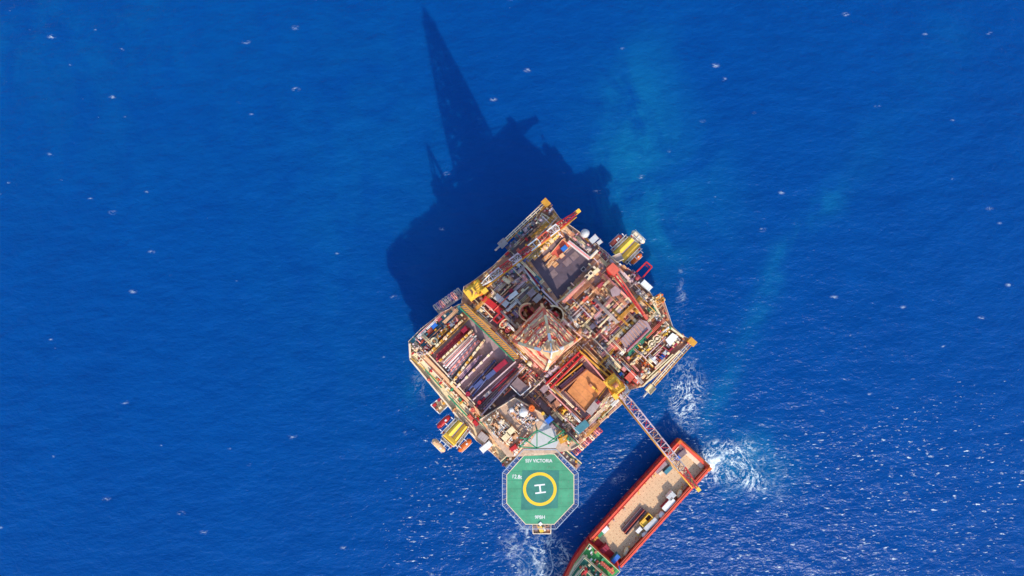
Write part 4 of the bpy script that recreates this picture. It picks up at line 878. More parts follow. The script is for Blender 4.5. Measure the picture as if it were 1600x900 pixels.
module('hvac_plant', 'white clutter along the lower left edge of the quarters roof', 'plant', (800, 708), (829, 678), 12, zq, [WHITE, OFFW, ORANGE, LGREY, PINK], TAN, 74, 14, 80, 1.4, (1, 2))
# green helideck support frame
t = thing('green_frame', 'green triangular lattice frame behind the helideck', 'frame', P(842, 690, zq))
zt = zq + 3.4
for a, b_ in (((839, 672), (839, 700)), ((839, 672), (812, 698)), ((839, 672), (870, 688)), ((812, 698), (839, 700)), ((870, 688), (839, 700)), ((881, 674), (856, 692)), ((822, 688), (839, 700)), ((826, 686), (812, 684))):
    MB().beam(P(*a, zt), P(*b_, zt), .4).to('brace', GREEN, t)
for c_ in ((839, 672), (812, 698), (870, 688), (881, 674)): p = P(*c_, zt); MB().beam(p, Vector((p.x, p.y, zq)), .5).to('post', GREEN, t)
# ---------------------------------------------------------------- helideck
zh = 31.0
OC = [(821, 709.5), (866, 709.5), (896.5, 742), (896.5, 786.5), (866, 819), (821.5, 819), (792, 786.5), (792, 742)]
hc = P(844, 764, zh)
hd = thing('helideck', 'green octagonal helideck with yellow ring, white H and white lettering', 'helideck', (hc.x, hc.y, 22))
MB().quad(OC, zh - .9, zh - .03).to('deck', mat('helideck_green', '4f9b74', .8, var=.26, rust=.03, scale=.22), hd)
def sc(f): return [(844 + (x - 844) * f, 764 + (y - 764) * f) for x, y in OC]
for i in range(8):
    a, b_ = sc(1.004)[i], sc(1.004)[(i+1) % 8]; MB().bar(a, b_, 1.05, zh - .031, zh + .02).to('edge_line', OFFW, hd)
MB().quad([(816, 735), (874, 735), (871.5, 794), (814, 797)], zh - .031, zh + .004).to('landing_square', mat('helideck_net', '3f7f70', .85, var=.22, rust=.02, scale=.3), hd)
for i in range(7):
    y = 722 + i * 14; e = max(0, 742 - y, y - 786.5); MB().bar((792.5 + e * .88, y + (i % 3) * .5), (896 - e * .88, y - (i % 2) * .5), .35, zh - .031, zh - .027).to('panel_seam', mat('seam_green', '3c7d60', .9, var=.3, rust=.05), hd)
k = K(zh); MB().ring(P(843.5, 764.2, zh), 21.6 * k, 26.3 * k, zh, zh + .012, 64).to('yellow_ring', mat('ring_yellow', 'eec02a', .6, var=.08, rust=0), hd)
hp = MB()
for a, b_, w in (((835, 758.8), (851.5, 757), 2.3), ((836.3, 770.8), (853, 768.8), 2.3), ((843.3, 758), (844.6, 769.6), 2.6)): hp.bar(a, b_, w, zh + .006, zh + .014 + .002 * (w > 2.4))
hp.to('letter_h', WHITE, hd)
td = MB()
for i in range(9):
    for j in range(9):
        x, y = 800 + i * 11, 720 + j * 11
        if inpoly(x, y, sc(.96)): td.cyl(P(x, y, zh), .14, zh - .031, zh - .01, 8)
td.to('tie_down_point', DSLATE, hd, kind='stuff')
def lettering(txt, cx, cy, wpx, hpx, rot=0.):
    cu = bpy.data.curves.new('lettering', 'FONT'); cu.body = txt; cu.align_x = 'CENTER'; cu.align_y = 'CENTER'; cu.offset = .016
    ob = bpy.data.objects.new('lettering_tmp', cu); S.collection.objects.link(ob)
    bpy.context.view_layer.update(); dg = bpy.context.evaluated_depsgraph_get()
    me_ = bpy.data.meshes.new_from_object(ob.evaluated_get(dg)); bpy.data.objects.remove(ob); bpy.data.curves.remove(cu)
    vs = np.array([v.co[:] for v in me_.vertices]); lo, hi = vs.min(0), vs.max(0); k = K(zh)
    me_.transform(Matrix.Translation(-Vector(((lo[0] + hi[0]) / 2, (lo[1] + hi[1]) / 2, 0))))
    me_.transform(Matrix.Diagonal((wpx * k / (hi[0] - lo[0]), hpx * k / (hi[1] - lo[1]), 1, 1)))
    me_.transform(Matrix.Rotation(rot, 4, 'Z')); me_.materials.clear(); me_.materials.append(WHITE)
    me_.name = 'lettering'
    o = bpy.data.objects.new('lettering', me_); S.collection.objects.link(o); o.parent = hd
    p = P(cx, cy, zh); o.location = Vector((p.x, p.y, zh + .015)) - Vector(hd['_o'])
lettering('SSV VICTORIA', 842, 719.8, 42, 5.6); lettering('12.8t', 808.3, 744.8, 14.5, 6.2, R(-5)); lettering('9PBH', 843.5, 808, 15.5, 5.4)
# safety net frames round the deck
O2 = sc(1.0); O3 = [(844 + (x - 844) * 1.135, 764 + (y - 764) * 1.135) for x, y in OC]
for i in range(8):
    if i in (0,): zz = zh - .3
    a, b_, c_, d_ = O2[i], O2[(i+1) % 8], O3[i], O3[(i+1) % 8]
    MB().beam(P(*c_, zh + .1), P(*d_, zh + .1), .22).to('net_rail', MESHM, hd)
    n_ = 6
    for j in range(n_):
        f = (j + .04) / n_; p = P(a[0] + (b_[0] - a[0]) * f, a[1] + (b_[1] - a[1]) * f, zh - .3); q = P(c_[0] + (d_[0] - c_[0]) * f, c_[1] + (d_[1] - c_[1]) * f, zh + .1)
        MB().beam(p, q, .15).to('net_arm', GREY, hd)
nm = MB()
for i in range(8):
    a, b_, c_, d_ = O2[i], O2[(i+1) % 8], O3[i], O3[(i+1) % 8]
    for j in range(1, 5):
        f = j / 5; p = P(a[0] + (c_[0] - a[0]) * f, a[1] + (c_[1] - a[1]) * f, zh - .3 + .4 * f); q = P(b_[0] + (d_[0] - b_[0]) * f, b_[1] + (d_[1] - b_[1]) * f, zh - .3 + .4 * f)
        nm.beam(p, q, .028)
    for j in range(16):
        f = j / 16; p = P(a[0] + (b_[0] - a[0]) * f, a[1] + (b_[1] - a[1]) * f, zh - .3); q = P(c_[0] + (d_[0] - c_[0]) * f, c_[1] + (d_[1] - c_[1]) * f, zh + .1); nm.beam(p, q, .028)
nm.to('safety_net', MESHM, hd, kind='stuff')
for x, y in ((815, 735), (873, 735), (815, 793), (873, 793), (844, 764)):
    p = P(x, y, zh); MB().cyl(p, .6, 24 if y < 740 else 20, zh - .9, 10).to('support_column', OFFW, hd)
for i in range(12):
    x0 = 799 + i * 8; p = P(x0, 742, 28); q = P(x0, 790, 28)
    if i < 12: MB().beam(Vector((p.x, p.y, zh - 1.2)), Vector((q.x, q.y, zh - 1.2)), .4).to('under_beam', GREY, hd)
t = thing('access_platform', 'small cream stair landing at the bottom edge of the helideck', 'platform', P(846, 827, 28))
MB().quad([(832, 820), (861, 820), (860.5, 834), (833, 834)], 29.2, 29.6).to('floor', TAN, t)
for a, b_ in (((832, 820), (833, 834)), ((833, 834), (860.5, 834)), ((861, 820), (860.5, 834))): MB().bar(a, b_, 1.3, 29.6, 30.6).to('railing', OFFW, t)
MB().bar((843, 822), (847, 832), 6, 29.6, 30.4).to('stair', YEL, t); MB().bar((855, 822), (857, 830), 4, 29.6, 30.8).to('foam_cabinet', BROWN, t); MB().bar((836, 822), (838, 831), 5, 29.6, 30.2).to('grating', DSLATE, t); MB().bar((849, 824), (852, 830), 3, 29.6, 30.6).to('locker', OFFW, t)
MB().bar((843, 817), (846, 820.5), 5, 31.05, 31.35).to('ramp', WHITE, t)
for side, A_, B_ in ((0, (786, 726), (812, 703)), (1, (868, 697), (905, 729))):
    t = thing('side_gallery', ['left', 'right'][side] + ' railed gallery hugging the upper ' + ['left', 'right'][side] + ' side of the helideck', 'gallery', P((A_[0] + B_[0]) / 2, (A_[1] + B_[1]) / 2, 26))
    MB().bar(A_, B_, 13, 27.5, 28).to('floor', [TAN, SLATE][side], t)
    ux = Vector((B_[0] - A_[0], B_[1] - A_[1])).normalized(); nn = Vector((ux.y, -ux.x))
    for s in (-6, 6):
        MB().bar((A_[0] + nn.x * s, A_[1] + nn.y * s), (B_[0] + nn.x * s, B_[1] + nn.y * s), 1.4, 28, 29.2).to('railing', [OFFW, CREAM][s > 0], t)
    MB().bar((A_[0] + nn.x * 4 * (1 if nn.y < 0 else -1), A_[1] + nn.y * 4 * (1 if nn.y < 0 else -1)), (B_[0] + nn.x * 4 * (1 if nn.y < 0 else -1), B_[1] + nn.y * 4 * (1 if nn.y < 0 else -1)), 1.2, 28, 28.6).to('green_pipe', GREEND, t)
    rr = random.Random(8 + side)
    for i in range(9):
        f = (i + .5) / 9; x, y = A_[0] + (B_[0] - A_[0]) * f + rr.uniform(-2.4, 2.4), A_[1] + (B_[1] - A_[1]) * f + rr.uniform(-2.4, 2.4)
        MB().bar((x - 1.6, y), (x + 1.8, y + rr.uniform(-1, 1)), rr.uniform(2, 4), 28, 28.6 + rr.random() * 1.4).to('locker', rr.choice([BROWN, MAROON, CREAM, GREY, YELD, OFFW, CRIM]), t)
# ---------------------------------------------------------------- cranes
def lattice_boom(t, p, q, w, h, n_, cols, lace):
    "four chords in coloured sections with lacing"
    p, q = Vector(p), Vector(q); d = (q - p).normalized(); u = d.cross(Vector((0, 0, 1))).normalized(); v = u.cross(d)
    def cr(i, f):
        s = 1.0 if f < .82 else max(.3, 1 - (f - .82) / .18 * .7); s = min(s, .4 + f * 6)
        i = i % 4; a, b_ = ((-1, -1), (1, -1), (1, 1), (-1, 1))[i]
        return p.lerp(q, f) + u * a * w / 2 * s + v * b_ * h / 2 * s
    for j in range(n_):
        f0, f1 = j / n_, (j + 1) / n_; mm = cols[int(j * len(cols) / n_)]
        for i in range(4): MB().beam(cr(i, f0), cr(i, f1), .42).to('boom_chord', mm, t)
        for i in (0, 1, 2, 3):
            a, b_ = (i, i + 1) if j % 2 else (i + 1, i)
            MB().beam(cr(a, f0), cr(b_, f1), .26).to('boom_lacing', lace[int(j * len(lace) / n_)], t)
        MB().beam(cr(2, f1), cr(3, f1), .26).to('boom_batten', mm, t)
def pedestal_crane(name, label, base_px, tip_px, zb, ztip, w, n_, cols, lace, side_m, flip):
    b0 = P(*base_px, zb); t = thing(name, label, 'crane', (b0.x, b0.y, 25.1)); q = P(*tip_px, ztip)
    an = math.atan2(q.y - b0.y, q.x - b0.x); ux = Vector((math.cos(an), math.sin(an), 0)); uy = Vector((-ux.y, ux.x, 0))
    MB().cyl(b0, 2.4, 20, zb - 3, 24).to('pedestal', YELD, t)
    MB().ring(b0, 2.2, 3.3, zb - 3.2, zb - 2.4, 24).to('slew_ring', ORANGE, t)
    MB().box(b0 - ux * 1.5, 7.5, 5.4, an, zb - 2.4, zb - 1.2).to('turntable', YEL, t)
    MB().box(b0 - ux * 3.2, 3.6, 4.6, an, zb - 1.2, zb + 1.4).box(b0 - ux * 3.4, 2.4, 3.2, an, zb + 1.4, zb + 1.8).to('engine_house', YEL, t)
    cb = MB().box(b0 + ux * 1.6 + uy * 2.6 * flip, 2.4, 1.8, an, zb - 1.2, zb + 1.6).to('cab', YEL, t)
    MB().box(b0 + ux * 2.85 + uy * 2.6 * flip, .06, 1.5, an, zb - .2, zb + 1.3).to('window', DARK, cb)
    top = b0 - ux * 1.2; top.z = zb + 12
    for s in (-1, 1):
        for e in (1.6, -4.0):
            a = b0 + ux * e + uy * s * 2.1; a.z = zb - 1.2; MB().beam(a, top + uy * s * .7, .55).to('mast_leg', YEL, t)
        a = b0 + uy * s * 2.6 - ux * 1; a.z = zb - 1.2; MB().beam(a, a + ux * 2 + Vector((0, 0, 1.6)), .5).to('foot_bracket', YELD, t)
    MB().beam(top - uy * 1.1, top + uy * 1.1, .7).to('mast_head', YEL, t)
    MB().tube(b0 - ux * 2 - uy * 1.6 + Vector((0, 0, 2.4)), b0 - ux * 2 + uy * 1.6 + Vector((0, 0, 2.4)), .9, 14).to('winch_drum', BROWN, t)
    foot = b0 + ux * 2.2; foot.z = zb + .2
    lattice_boom(t, foot, q, w, w * .8, n_, cols, lace)
    d = (q - foot).normalized(); o_ = uy * flip * (w / 2 + .55)
    MB().tube(foot + o_ + Vector((0, 0, .6)), q - d * 1.2 + o_ * .75 + Vector((0, 0, .6)), .28, 6).to('boom_pipe', side_m, t)
    MB().beam(foot + o_ * 1.0 - Vector((0, 0, .2)), q - d * 4 + o_ * .8 - Vector((0, 0, .2)), .7, .12).to('boom_walkway', side_m, t)
    for s in (-.4, .4): MB().tube(top + uy * s, q + Vector((0, 0, .5)) + uy * s * .6, .09, 5).to('pendant_rope', DARK, t)
    MB().box(q + d * .3, 2.6, 1.5, an, q.z - .9, q.z + .5).to('boom_head', YEL, t)
    hk = q + d * 1.0; MB().tube(hk, hk - Vector((0, 0, 5)), .08, 5).to('hoist_rope', DARK, t)
    MB().box(hk, .9, .5, an, hk.z - 6.2, hk.z - 5).to('hook_block', YEL, t)
    return t
pedestal_crane('pedestal_crane', 'yellow pedestal crane at the upper left edge with red and white boom', (746, 450), (901, 332), 31.5, 30.5, 2.5, 20,
    [WHITE, LILAC, RED, LILAC, RED, WHITE, SALMON, WHITE, RED, RED], [OFFW, LGREY, RED, LILAC, CRIM, YELD, RED, LILAC, RED, SALMON], YELD, -1)
pedestal_crane('pedestal_crane', 'yellow pedestal crane at the right reaching its lattice boom over the supply ship', (965, 607), (1089, 762), 32.0, 36.0, 2.9, 20,
    [LILAC, GREY, LILAC, LILAC, GREY, LILAC, LILAC, GREY, RED, RED], [GREY, SALMON, LILAC, RED, BROWN, RED, GREY, BROWN, RED, YEL], YELD, -1)
# ---------------------------------------------------------------- flare booms
def flare(label, a, b_, tip, mm, tm):
    z = 26.5; p, q = P(*a, z), P(*b_, z); t = thing('flare_boom', label, 'flare boom', (p.x, p.y, 25)); d = (q - p).normalized(); u = d.cross(Vector((0, 0, 1)))
    for s in (-.85, 0, .85): MB().tube(p + u * s, q + u * s * .8, .2, 6).to('flow_pipe', [YELD, CREAM, OFFW][int(s > 0) + int(s >= 0)] if mm is CREAM else mm, t)
    for s in (-1, 1): MB().beam(p + u * s * 1.1 - Vector((0, 0, 1.2)), q + u * s * .7 - Vector((0, 0, 1.2)), .3).to('lower_chord', BROWN, t)
    L = (q - p).length; n_ = int(L / 2.2)
    for i in range(n_):
        c_ = p + d * L * (i + .5) / n_; MB().beam(c_ - u * 1.0, c_ + u * 1.0, .25).to('cross_brace', mm, t)
    MB().box(p, 2.4, 3.2, math.atan2(d.y, d.x), 25.0, 27.5).to('pivot', YELD, t)
    an = math.atan2(d.y, d.x); c_ = q + d * 1.2
    MB().box(c_, 3.3, 2.7, an, 25.4, 26.9).to('burner_platform', tm, t)
    for s in (-1, 1): MB().box(c_ + u * s * 1.35, 3.3, .12, an, 26.9, 27.9).to('railing', tm, t)
    MB().tube(c_ + d * 1.6 + Vector((0, 0, .2)), c_ + d * 4.2 + Vector((0, 0, .2)), .38, 8).to('burner', tm if tm is GREY else LGREY, t)
flare('slim tan flare boom pointing left from the top corner with grey burner tip', (853, 317), (789, 377), None, CREAM, GREY)
flare('cream flare boom pointing down left from the right tip with tan burner head', (1081, 534), (1019, 604), None, CREAM, CREAM)
# ---------------------------------------------------------------- lifeboats and their stations
def lifeboat_proto():
    t = thing('lifeboat', 'x', 'lifeboat', (0, 0, 0), 'enclosed lifeboats hanging at the two stations')
    def sect(L, Wd, z, e=.62): 
        return [(math.copysign(abs(math.cos(a)) ** e, math.cos(a)) * L / 2, math.copysign(abs(math.sin(a)) ** .9, math.sin(a)) * Wd / 2, z) for a in [2 * math.pi * i / 24 for i in range(24)]]
    def loft(rows):
        vs = [v for r in rows for v in r]; n_ = 24; fs = []
        for j in range(len(rows) - 1): fs += [[j*n_+i, j*n_+(i+1) % n_, (j+1)*n_+(i+1) % n_, (j+1)*n_+i] for i in range(n_)]
        fs.append([(len(rows)-1) * n_ + i for i in range(n_)]); fs.append(list(range(n_))[::-1]); return MB().add(vs, fs, True)
    hl = loft([sect(5.4, 1.0, 0), sect(6.4, 2.0, .6), sect(6.9, 2.5, 1.3)]); hl.to('hull', ORANGE, t)
    loft([sect(6.9, 2.5, 1.301), sect(6.7, 2.35, 1.7), sect(5.8, 1.9, 2.2), sect(4.6, 1.1, 2.5)]).to('canopy', SALMON, t)
    MB().ring((0, 0), 0, 0, 0, 0, 3) if False else None
    MB().box((-1.9, 0), 1.3, 1.0, 0, 2.3, 3.0, .8).to('cockpit', ORANGE, t)
    MB().box((1.2, 0), .9, .7, 0, 2.4, 2.65, .9).to('hatch', WHITE, t)
    MB().beam((-3.0, -1.28, 1.32), (3.0, -1.28, 1.32), .14).beam((-3.0, 1.28, 1.32), (3.0, 1.28, 1.32), .14).to('fender', WHITE, t)
    return t
lb = lifeboat_proto(); first = [True]
def lifeboat(label, px, ang, z, mcan=None, s=1.):
    p = P(*px, z + 2.4); o = lb if first[0] else dup(lb); first[0] = False
    o.location = (p.x, p.y, z); o.rotation_euler = (0, 0, ang); o.scale = (s, s, s); o['label'] = label; o['group'] = 'enclosed lifeboats hanging at the two stations'
    if mcan is not None:
        for ch in o.children:
            if ch.name.split('.')[0] in ('canopy', 'cockpit'): ch.data = ch.data.copy(); ch.data.materials[0] = mcan
    return o
up, dn = R(43), R(-45)
lifeboat('orange lifeboat on the lower right side of the left station', (726, 697), up, 24.3, ORANGE)
lifeboat('red topped lifeboat on the upper side of the left station', (693, 660), up, 24.3, RED)
lifeboat('pale peach lifeboat across the outer end of the left station', (685, 697), dn, 24.3, PEACH)
lifeboat('cream white lifeboat across the outer end of the right station', (998, 370), dn, 19, OFFW)
lifeboat('red topped lifeboat on the upper left side of the right station', (963, 376), up, 19, SALMON, .95)
lifeboat('orange lifeboat on the lower right side of the right station', (995, 404), up, 19, ORANGE, .85)
def station(label, Q, z, yel, seed, flipn):
    "Q: four photo corners, Q0-Q1 rig side upper.. ; a yellow roof with two ridges and a grey gutter"
    cx, cy = sum(p[0] for p in Q) / 4, sum(p[1] for p in Q) / 4
    t = thing('lifeboat_station', label, 'lifeboat station', P(cx, cy, 20))
    V = [P(*p, z) for p in Q]
    def L2(a, b_, f): return a.lerp(b_, f)
    MB().quad(Q, 21, 21.5).to('floor', TAN, t)
    # long direction V0->V1, across V0->V3
    def strip(f0, f1, g0, g1, h0, h1, name, mm):
        a, b_ = L2(V[0], V[3], f0), L2(V[1], V[2], f0); c_, d_ = L2(V[0], V[3], f1), L2(V[1], V[2], f1)
        p = [L2(a, b_, g0), L2(a, b_, g1), L2(c_, d_, g1), L2(c_, d_, g0)]
        hh = [h0, h0, h1, h1]; top = [v + Vector((0, 0, h)) for v, h in zip(p, hh)]; bot = [v - Vector((0, 0, .25)) + Vector((0, 0, h)) for v, h in zip(p, hh)]
        MB().add(top + bot, [[0, 1, 2, 3], [7, 6, 5, 4], [0, 4, 5, 1], [1, 5, 6, 2], [2, 6, 7, 3], [3, 7, 4, 0]]).to(name, mm, t)
    e = .24 if flipn else 0
    strip(.0, .22, e, 1, -.9, .9, 'roof_slope', yel); strip(.225, .45, e, 1, .9, -.2, 'roof_slope', yel)
    strip(.455, .56, e, 1, -.35, -.35, 'gutter', GREY)
    strip(.565, .78, e, 1, -.2, .9, 'roof_slope', yel); strip(.785, 1, e, 1, .9, -.9, 'roof_slope', yel)
    if flipn:
        for g0, g1, h0, h1 in ((0, .12, -.9, .9), (.121, .235, .9, .2)):
            a, b_ = L2(V[0], V[1], g0), L2(V[0], V[1], g1); d_, c_ = L2(V[3], V[2], g0), L2(V[3], V[2], g1)
            p = [a, b_, c_, d_]; hh = [h0, h1, h1, h0]; top = [v + Vector((0, 0, h)) for v, h in zip(p, hh)]; bot = [v - Vector((0, 0, .25)) for v in top]
            MB().add(top + bot, [[0, 1, 2, 3], [7, 6, 5, 4], [0, 4, 5, 1], [1, 5, 6, 2], [2, 6, 7, 3], [3, 7, 4, 0]]).to('roof_slope', yel, t)
    for v in V: MB().box(v, .5, .5, .7, 21.5, z - .5).to('post', OFFW, t)
    # davit landings with white railing round three sides
    c_ = sum(V, Vector()) / 4
    for i in ((0, 1), (2, 3), (3, 0) if flipn else (1, 2)):
        a, b_ = V[i[0]], V[i[1]]; m_ = (a + b_) / 2; o_ = (m_ - c_); o_.z = 0; d = (b_ - a).normalized(); o_ -= d * o_.dot(d); o_.normalize(); L = (b_ - a).length
        cc = m_ + o_ * .7; an = math.atan2(d.y, d.x)
        MB().box(cc, L * .92, 1.2, an, z - 1.4, z - 1.1).to('landing', OFFW, t)
        for s in (-.5, .5): MB().box(cc + o_ * s * 1.15, L * .92, .14, an, z - 1.1, z + .1).to('railing', WHITE, t)
        for s in (-.36, 0, .36):
            x_ = cc + d * L * s; MB().beam(Vector((x_.x, x_.y, z - .6)), Vector((x_.x, x_.y, z - .2)) + o_ * 2.0, .28).to('davit_arm', WHITE, t)
            MB().box(x_, .6, .5, an, z - 1.1, z - .3).to('winch', [RED, GREY, DARK][int(s > 0) + int(s >= 0)], t)
    return t
station('left lifeboat station with yellow double ridged roof over the water', [(691, 682), (716, 656), (732, 668), (709, 698)][0:4], 27.5, YEL, 1, True)
station('right lifeboat station with yellow roof beyond the upper right edge', [(957, 394), (983, 369), (1001, 384), (975, 411)], 22, YEL, 2, False)
t = thing('footbridge', 'grey footbridge joining the rig to the right lifeboat station', 'footbridge', P(963, 407, 24))
MB().bar((954, 408), (972, 400), 11, 24, 24.5).to('deck', GREY, t); [MB().bar((954 + s, 408 + s * 1.6), (972 + s, 400 + s * 1.6), 1, 24.5, 25.6).to('railing', OFFW, t) for s in (-3, 3)]
t = thing('footbridge', 'cream footbridge joining the rig to the left lifeboat station', 'footbridge', P(727, 655, 24))
MB().bar((713, 648), (736, 672), 10, 24, 24.6).to('deck', CREAM, t); [MB().bar((713 + s, 648 - s), (736 + s, 672 - s), 1, 24.6, 25.8).to('railing', OFFW, t) for s in (-3.4, 3.4)]
# small red platform left
t = thing('raft_platform', 'small white railed platform with red machines on the left edge', 'platform', P(687, 635, 22))
RQ = [(673, 633), (689, 621), (700, 634), (687, 647)]
MB().quad(RQ, 23, 23.5).to('floor', CREAM, t)
for i in range(4): MB().bar(RQ[i], RQ[(i+1) % 4], 1.4, 23.5, 24.6).to('railing', WHITE, t)
for x, y, w, mm in ((679, 633, 5.5, RED), (686, 625, 5, CRIM), (688, 637, 5, CREAM), (694, 630, 5, YELD), (683, 640, 4, BROWN)): 
    p = P(x, y, 25); MB().cyl(p, w * .11, 23.5, 24.8, 12).box(p, w * .25, w * .2, .7, 23.5, 25.3).to('raft_canister' if mm in (RED, CRIM) else 'locker', mm, t)
lifeboat('small orange boat between the red platform and the walkway', (704, 636), dn, 23, ORANGE, .42)
# ---------------------------------------------------------------- supply ship
zd = 3.8
st0 = P(1087, 709, 7); ds = Vector((-.671, -.741, 0)).normalized(); ns = Vector((-ds.y, ds.x, 0))
ship = thing('supply_ship', 'long orange red supply ship with tan cargo deck below the rig', 'ship', (st0.x, st0.y, 0))
def SP(a, b_): return (st0.x + ds.x * a + ns.x * b_, st0.y + ds.y * a + ns.y * b_)
def hw(a): 
    if a < 56: return 9.0
    t_ = (a - 56) / 34; return 9.0 * max(.02, 1 - t_ ** 2.1)
AA = [0, 8, 20, 40, 56, 62, 68, 74, 79, 84, 87, 89.5]
outl = [SP(a, hw(a)) for a in AA] + [SP(a, -hw(a)) for a in AA[::-1]]
low = [SP(max(a, 1.5) * .985, hw(a) * .88) for a in AA] + [SP(max(a, 1.5) * .985, -hw(a) * .88) for a in AA[::-1]]
HULLR = mat('ship_hull_red', 'a21f28', .45, var=.15, rust=.08); BULW = mat('ship_bulwark_orange', 'd04e38', .6, var=.22, rust=.14)
MB().prism(low, -3, zd, outl).to('hull', HULLR, ship)
WOOD = mat('deck_timber', 'e4be94', .85, var=.12, rust=.02, scale=1.1)
inn_ = [SP(a, hw(a) - .9) for a in (1.2, 20, 40, 55)] + [SP(a, -hw(a) + .9) for a in (55, 40, 20, 1.2)]
MB().prism(inn_, zd, zd + .04).to('cargo_deck', mat('deck_under_planks', '7a5a3c', .9), ship)
# timber planking laid lengthwise
proto = None
rows = 34; wp = 15.6 / rows
for j in range(rows):
    b_ = -7.8 + (j + .5) * wp; cuts = sorted([rn.uniform(6, 50) for _ in range(3)])
    for a0, a1 in zip([1.4] + cuts, cuts + [55]):
        if a1 - a0 < 1: continue
        c_ = SP((a0 + a1) / 2, b_); MB().box(c_, a1 - a0 - .1, wp - .07, math.atan2(ds.y, ds.x), zd + .04, zd + .1 + rn.random() * .03).to('plank', WOOD, ship)
sk = MB()
for i in range(27):
    for j in range(8): sk.cyl(SP(3.5 + i * 1.95, -6.6 + j * 1.9), .2, zd + .1, zd + .15, 8)
sk.to('deck_socket', BROWN, ship, kind='stuff')
st_ = MB(); r9 = random.Random(4)
for i in range(60): st_.use(r9.choice([YEL, BROWN, GREY, OFFW, RUST])).box(SP(r9.uniform(3, 55), r9.choice((-1, 1)) * r9.uniform(5.6, 7.3)), r9.uniform(.3, 1.2), r9.uniform(.2, .7), r9.random() * 3, zd + .08, zd + r9.uniform(.2, 1.1))
st_.to('deck_fittings', None, ship, kind='stuff')
an = math.atan2(ds.y, ds.x)
zb_ = 7.4
for s in (-1, 1):
    for a0, a1 in ((0, 20), (20, 40), (40, 57)):
        c_ = SP((a0 + a1) / 2, s * 8.6); MB().box(c_, a1 - a0 - .05, .8, an, zd, zb_ + s * .0).to('bulwark', BULW, ship)
    c_ = SP(28.5, s * 7.75); MB().box(c_, 56, .3, an, zd + 2.2, zd + 3.4).to('cargo_rail', SALMON if s > 0 else RED, ship)
    for i in range(19): c_ = SP(1.6 + i * 2.95, s * 7.82); MB().box(c_, .3, .5, an, zd, zd + 3.2).to('stanchion', BULW, ship)
c_ = SP(.7, 0); MB().box(c_, 1.1, 17.9, an, zd - 1, zb_ - 1.6).to('stern_gate', BULW, ship)
c_ = SP(2.2, 0); MB().box(c_, 1.9, 15.2, an, zd + .1, zd + 1.0, .9).to('stern_ramp', OFFW, ship)
a_, b2 = SP(.2, -8.6), SP(.2, 8.6); MB().tube((a_[0], a_[1], zd + 1.2), (b2[0], b2[1], zd + 1.2), .7, 12).to('stern_roller', ORANGE, ship)
for s in (-1, 1): c_ = SP(.9, s * 8.5); MB().box(c_, 1.8, 1.3, an, zd, zb_ + .5).to('corner_post', ORANGE, ship)
for i in range(26):      # tyre fenders
    s = -1 if i % 2 else 1; c_ = SP(3 + (i // 2) * 4.1, s * 9.15); MB().cyl(c_, .5, zd + 1.4, zd + 2.6, 10).to('fender', MAROON, ship)
# superstructure (green decks)
def deckhouse(a0, a1, w0, w1, z0, z1, wallm, roofm, name='deckhouse'):
    aa = [a0, a0 + (a1 - a0) * .35, a0 + (a1 - a0) * .7, a1]; f = lambda i: w0 + (w1 - w0) * (i / 3) ** 2
    pts = [SP(a, min(f(i), hw(a) - .3)) for i, a in enumerate(aa)] + [SP(a, -min(f(i), hw(a) - .3)) for i, a in list(enumerate(aa))[::-1]]
    o = MB().prism(pts, z0, z1).to(name, wallm, ship); MB().prism(pts, z1, z1 + .12).to('deck_top', roofm, ship)
    r_ = MB(); pp = [Vector((x, y, z1 + .1)) for x, y in pts]
    for p, q in zip(pp, pp[1:] + pp[:1]):
        r_.beam(p + Vector((0, 0, 1.1)), q + Vector((0, 0, 1.1)), .16); r_.beam(p, p + Vector((0, 0, 1.1)), .12)
    r_.to('railing', CREAM, ship)
SHG = mat('ship_deck_green', '3f9a4c', .6, var=.2, rust=.05)
deckhouse(58, 88, 9, 2, zd, 8.8, BULW, SHG, 'forecastle')
deckhouse(63, 83, 7.4, 3.5, 8.9, 12, OFFW, GREEND)
deckhouse(66, 80, 5.6, 3, 12.1, 15, OFFW, GREEN)
deckhouse(69, 77, 3.8, 2.6, 15.1, 17.6, WHITE, GREEND, 'wheelhouse')
hf = MB(); rh = random.Random(12)
for i in range(150):
    a_ = rh.uniform(58.5, 84); bb = rh.uniform(-1, 1) * (hw(a_) - .8); zz = 8.9
    for lo_, hi_, w_, z_ in ((63, 83, 6.5, 12.1), (66, 80, 4.8, 15.1), (69, 77, 3.0, 17.7)):
        if lo_ + .5 < a_ < hi_ - 3 and abs(bb) < w_ - (a_ - lo_) * .12: zz = z_
    hf.use(rh.choice([OFFW, CREAM, SALMON, RED, GREY, YELD, GREEN, BROWN, WHITE])).box(SP(a_, bb), rh.uniform(.4, 1.6), rh.uniform(.3, .9), an, zz - .1, zz + rh.uniform(.3, 1.5))
hf.to('house_fittings', None, ship, kind='stuff')
c_ = SP(73, 0); MB().cyl(c_, .35, 17.6, 24, 10).box(c_, .3, 4, an, 21, 21.4).to('mast', WHITE, ship)
for s in (-1, 1): c_ = SP(66.5, s * 4.2); MB().box(c_, 2.2, 1.4, an, 12.1, 16.5, .8).to('funnel', RED, ship)
for i in range(9):
    c_ = SP(59.5, -7 + i * 1.7); MB().box(c_, .08, 1, an, 6.4, 7.6).to('window', DARK, ship)
p0, p1 = SP(60.3, -.5), SP(60.3, 7.2)
t = thing('liferaft_rack', 'orange raft box with dark dots on the green ship deck', 'raft rack', (*SP(60.3, 3.4), 8.95))
for i in range(7): c_ = SP(60.4, .4 + i * 1.05); MB().box(c_, 1.5, .92, an, 8.95, 10.1, .9).to('raft_box', SALMON, t); MB().cyl(c_, .16, 10.09, 10.2, 8).to('cap', DARK, t)
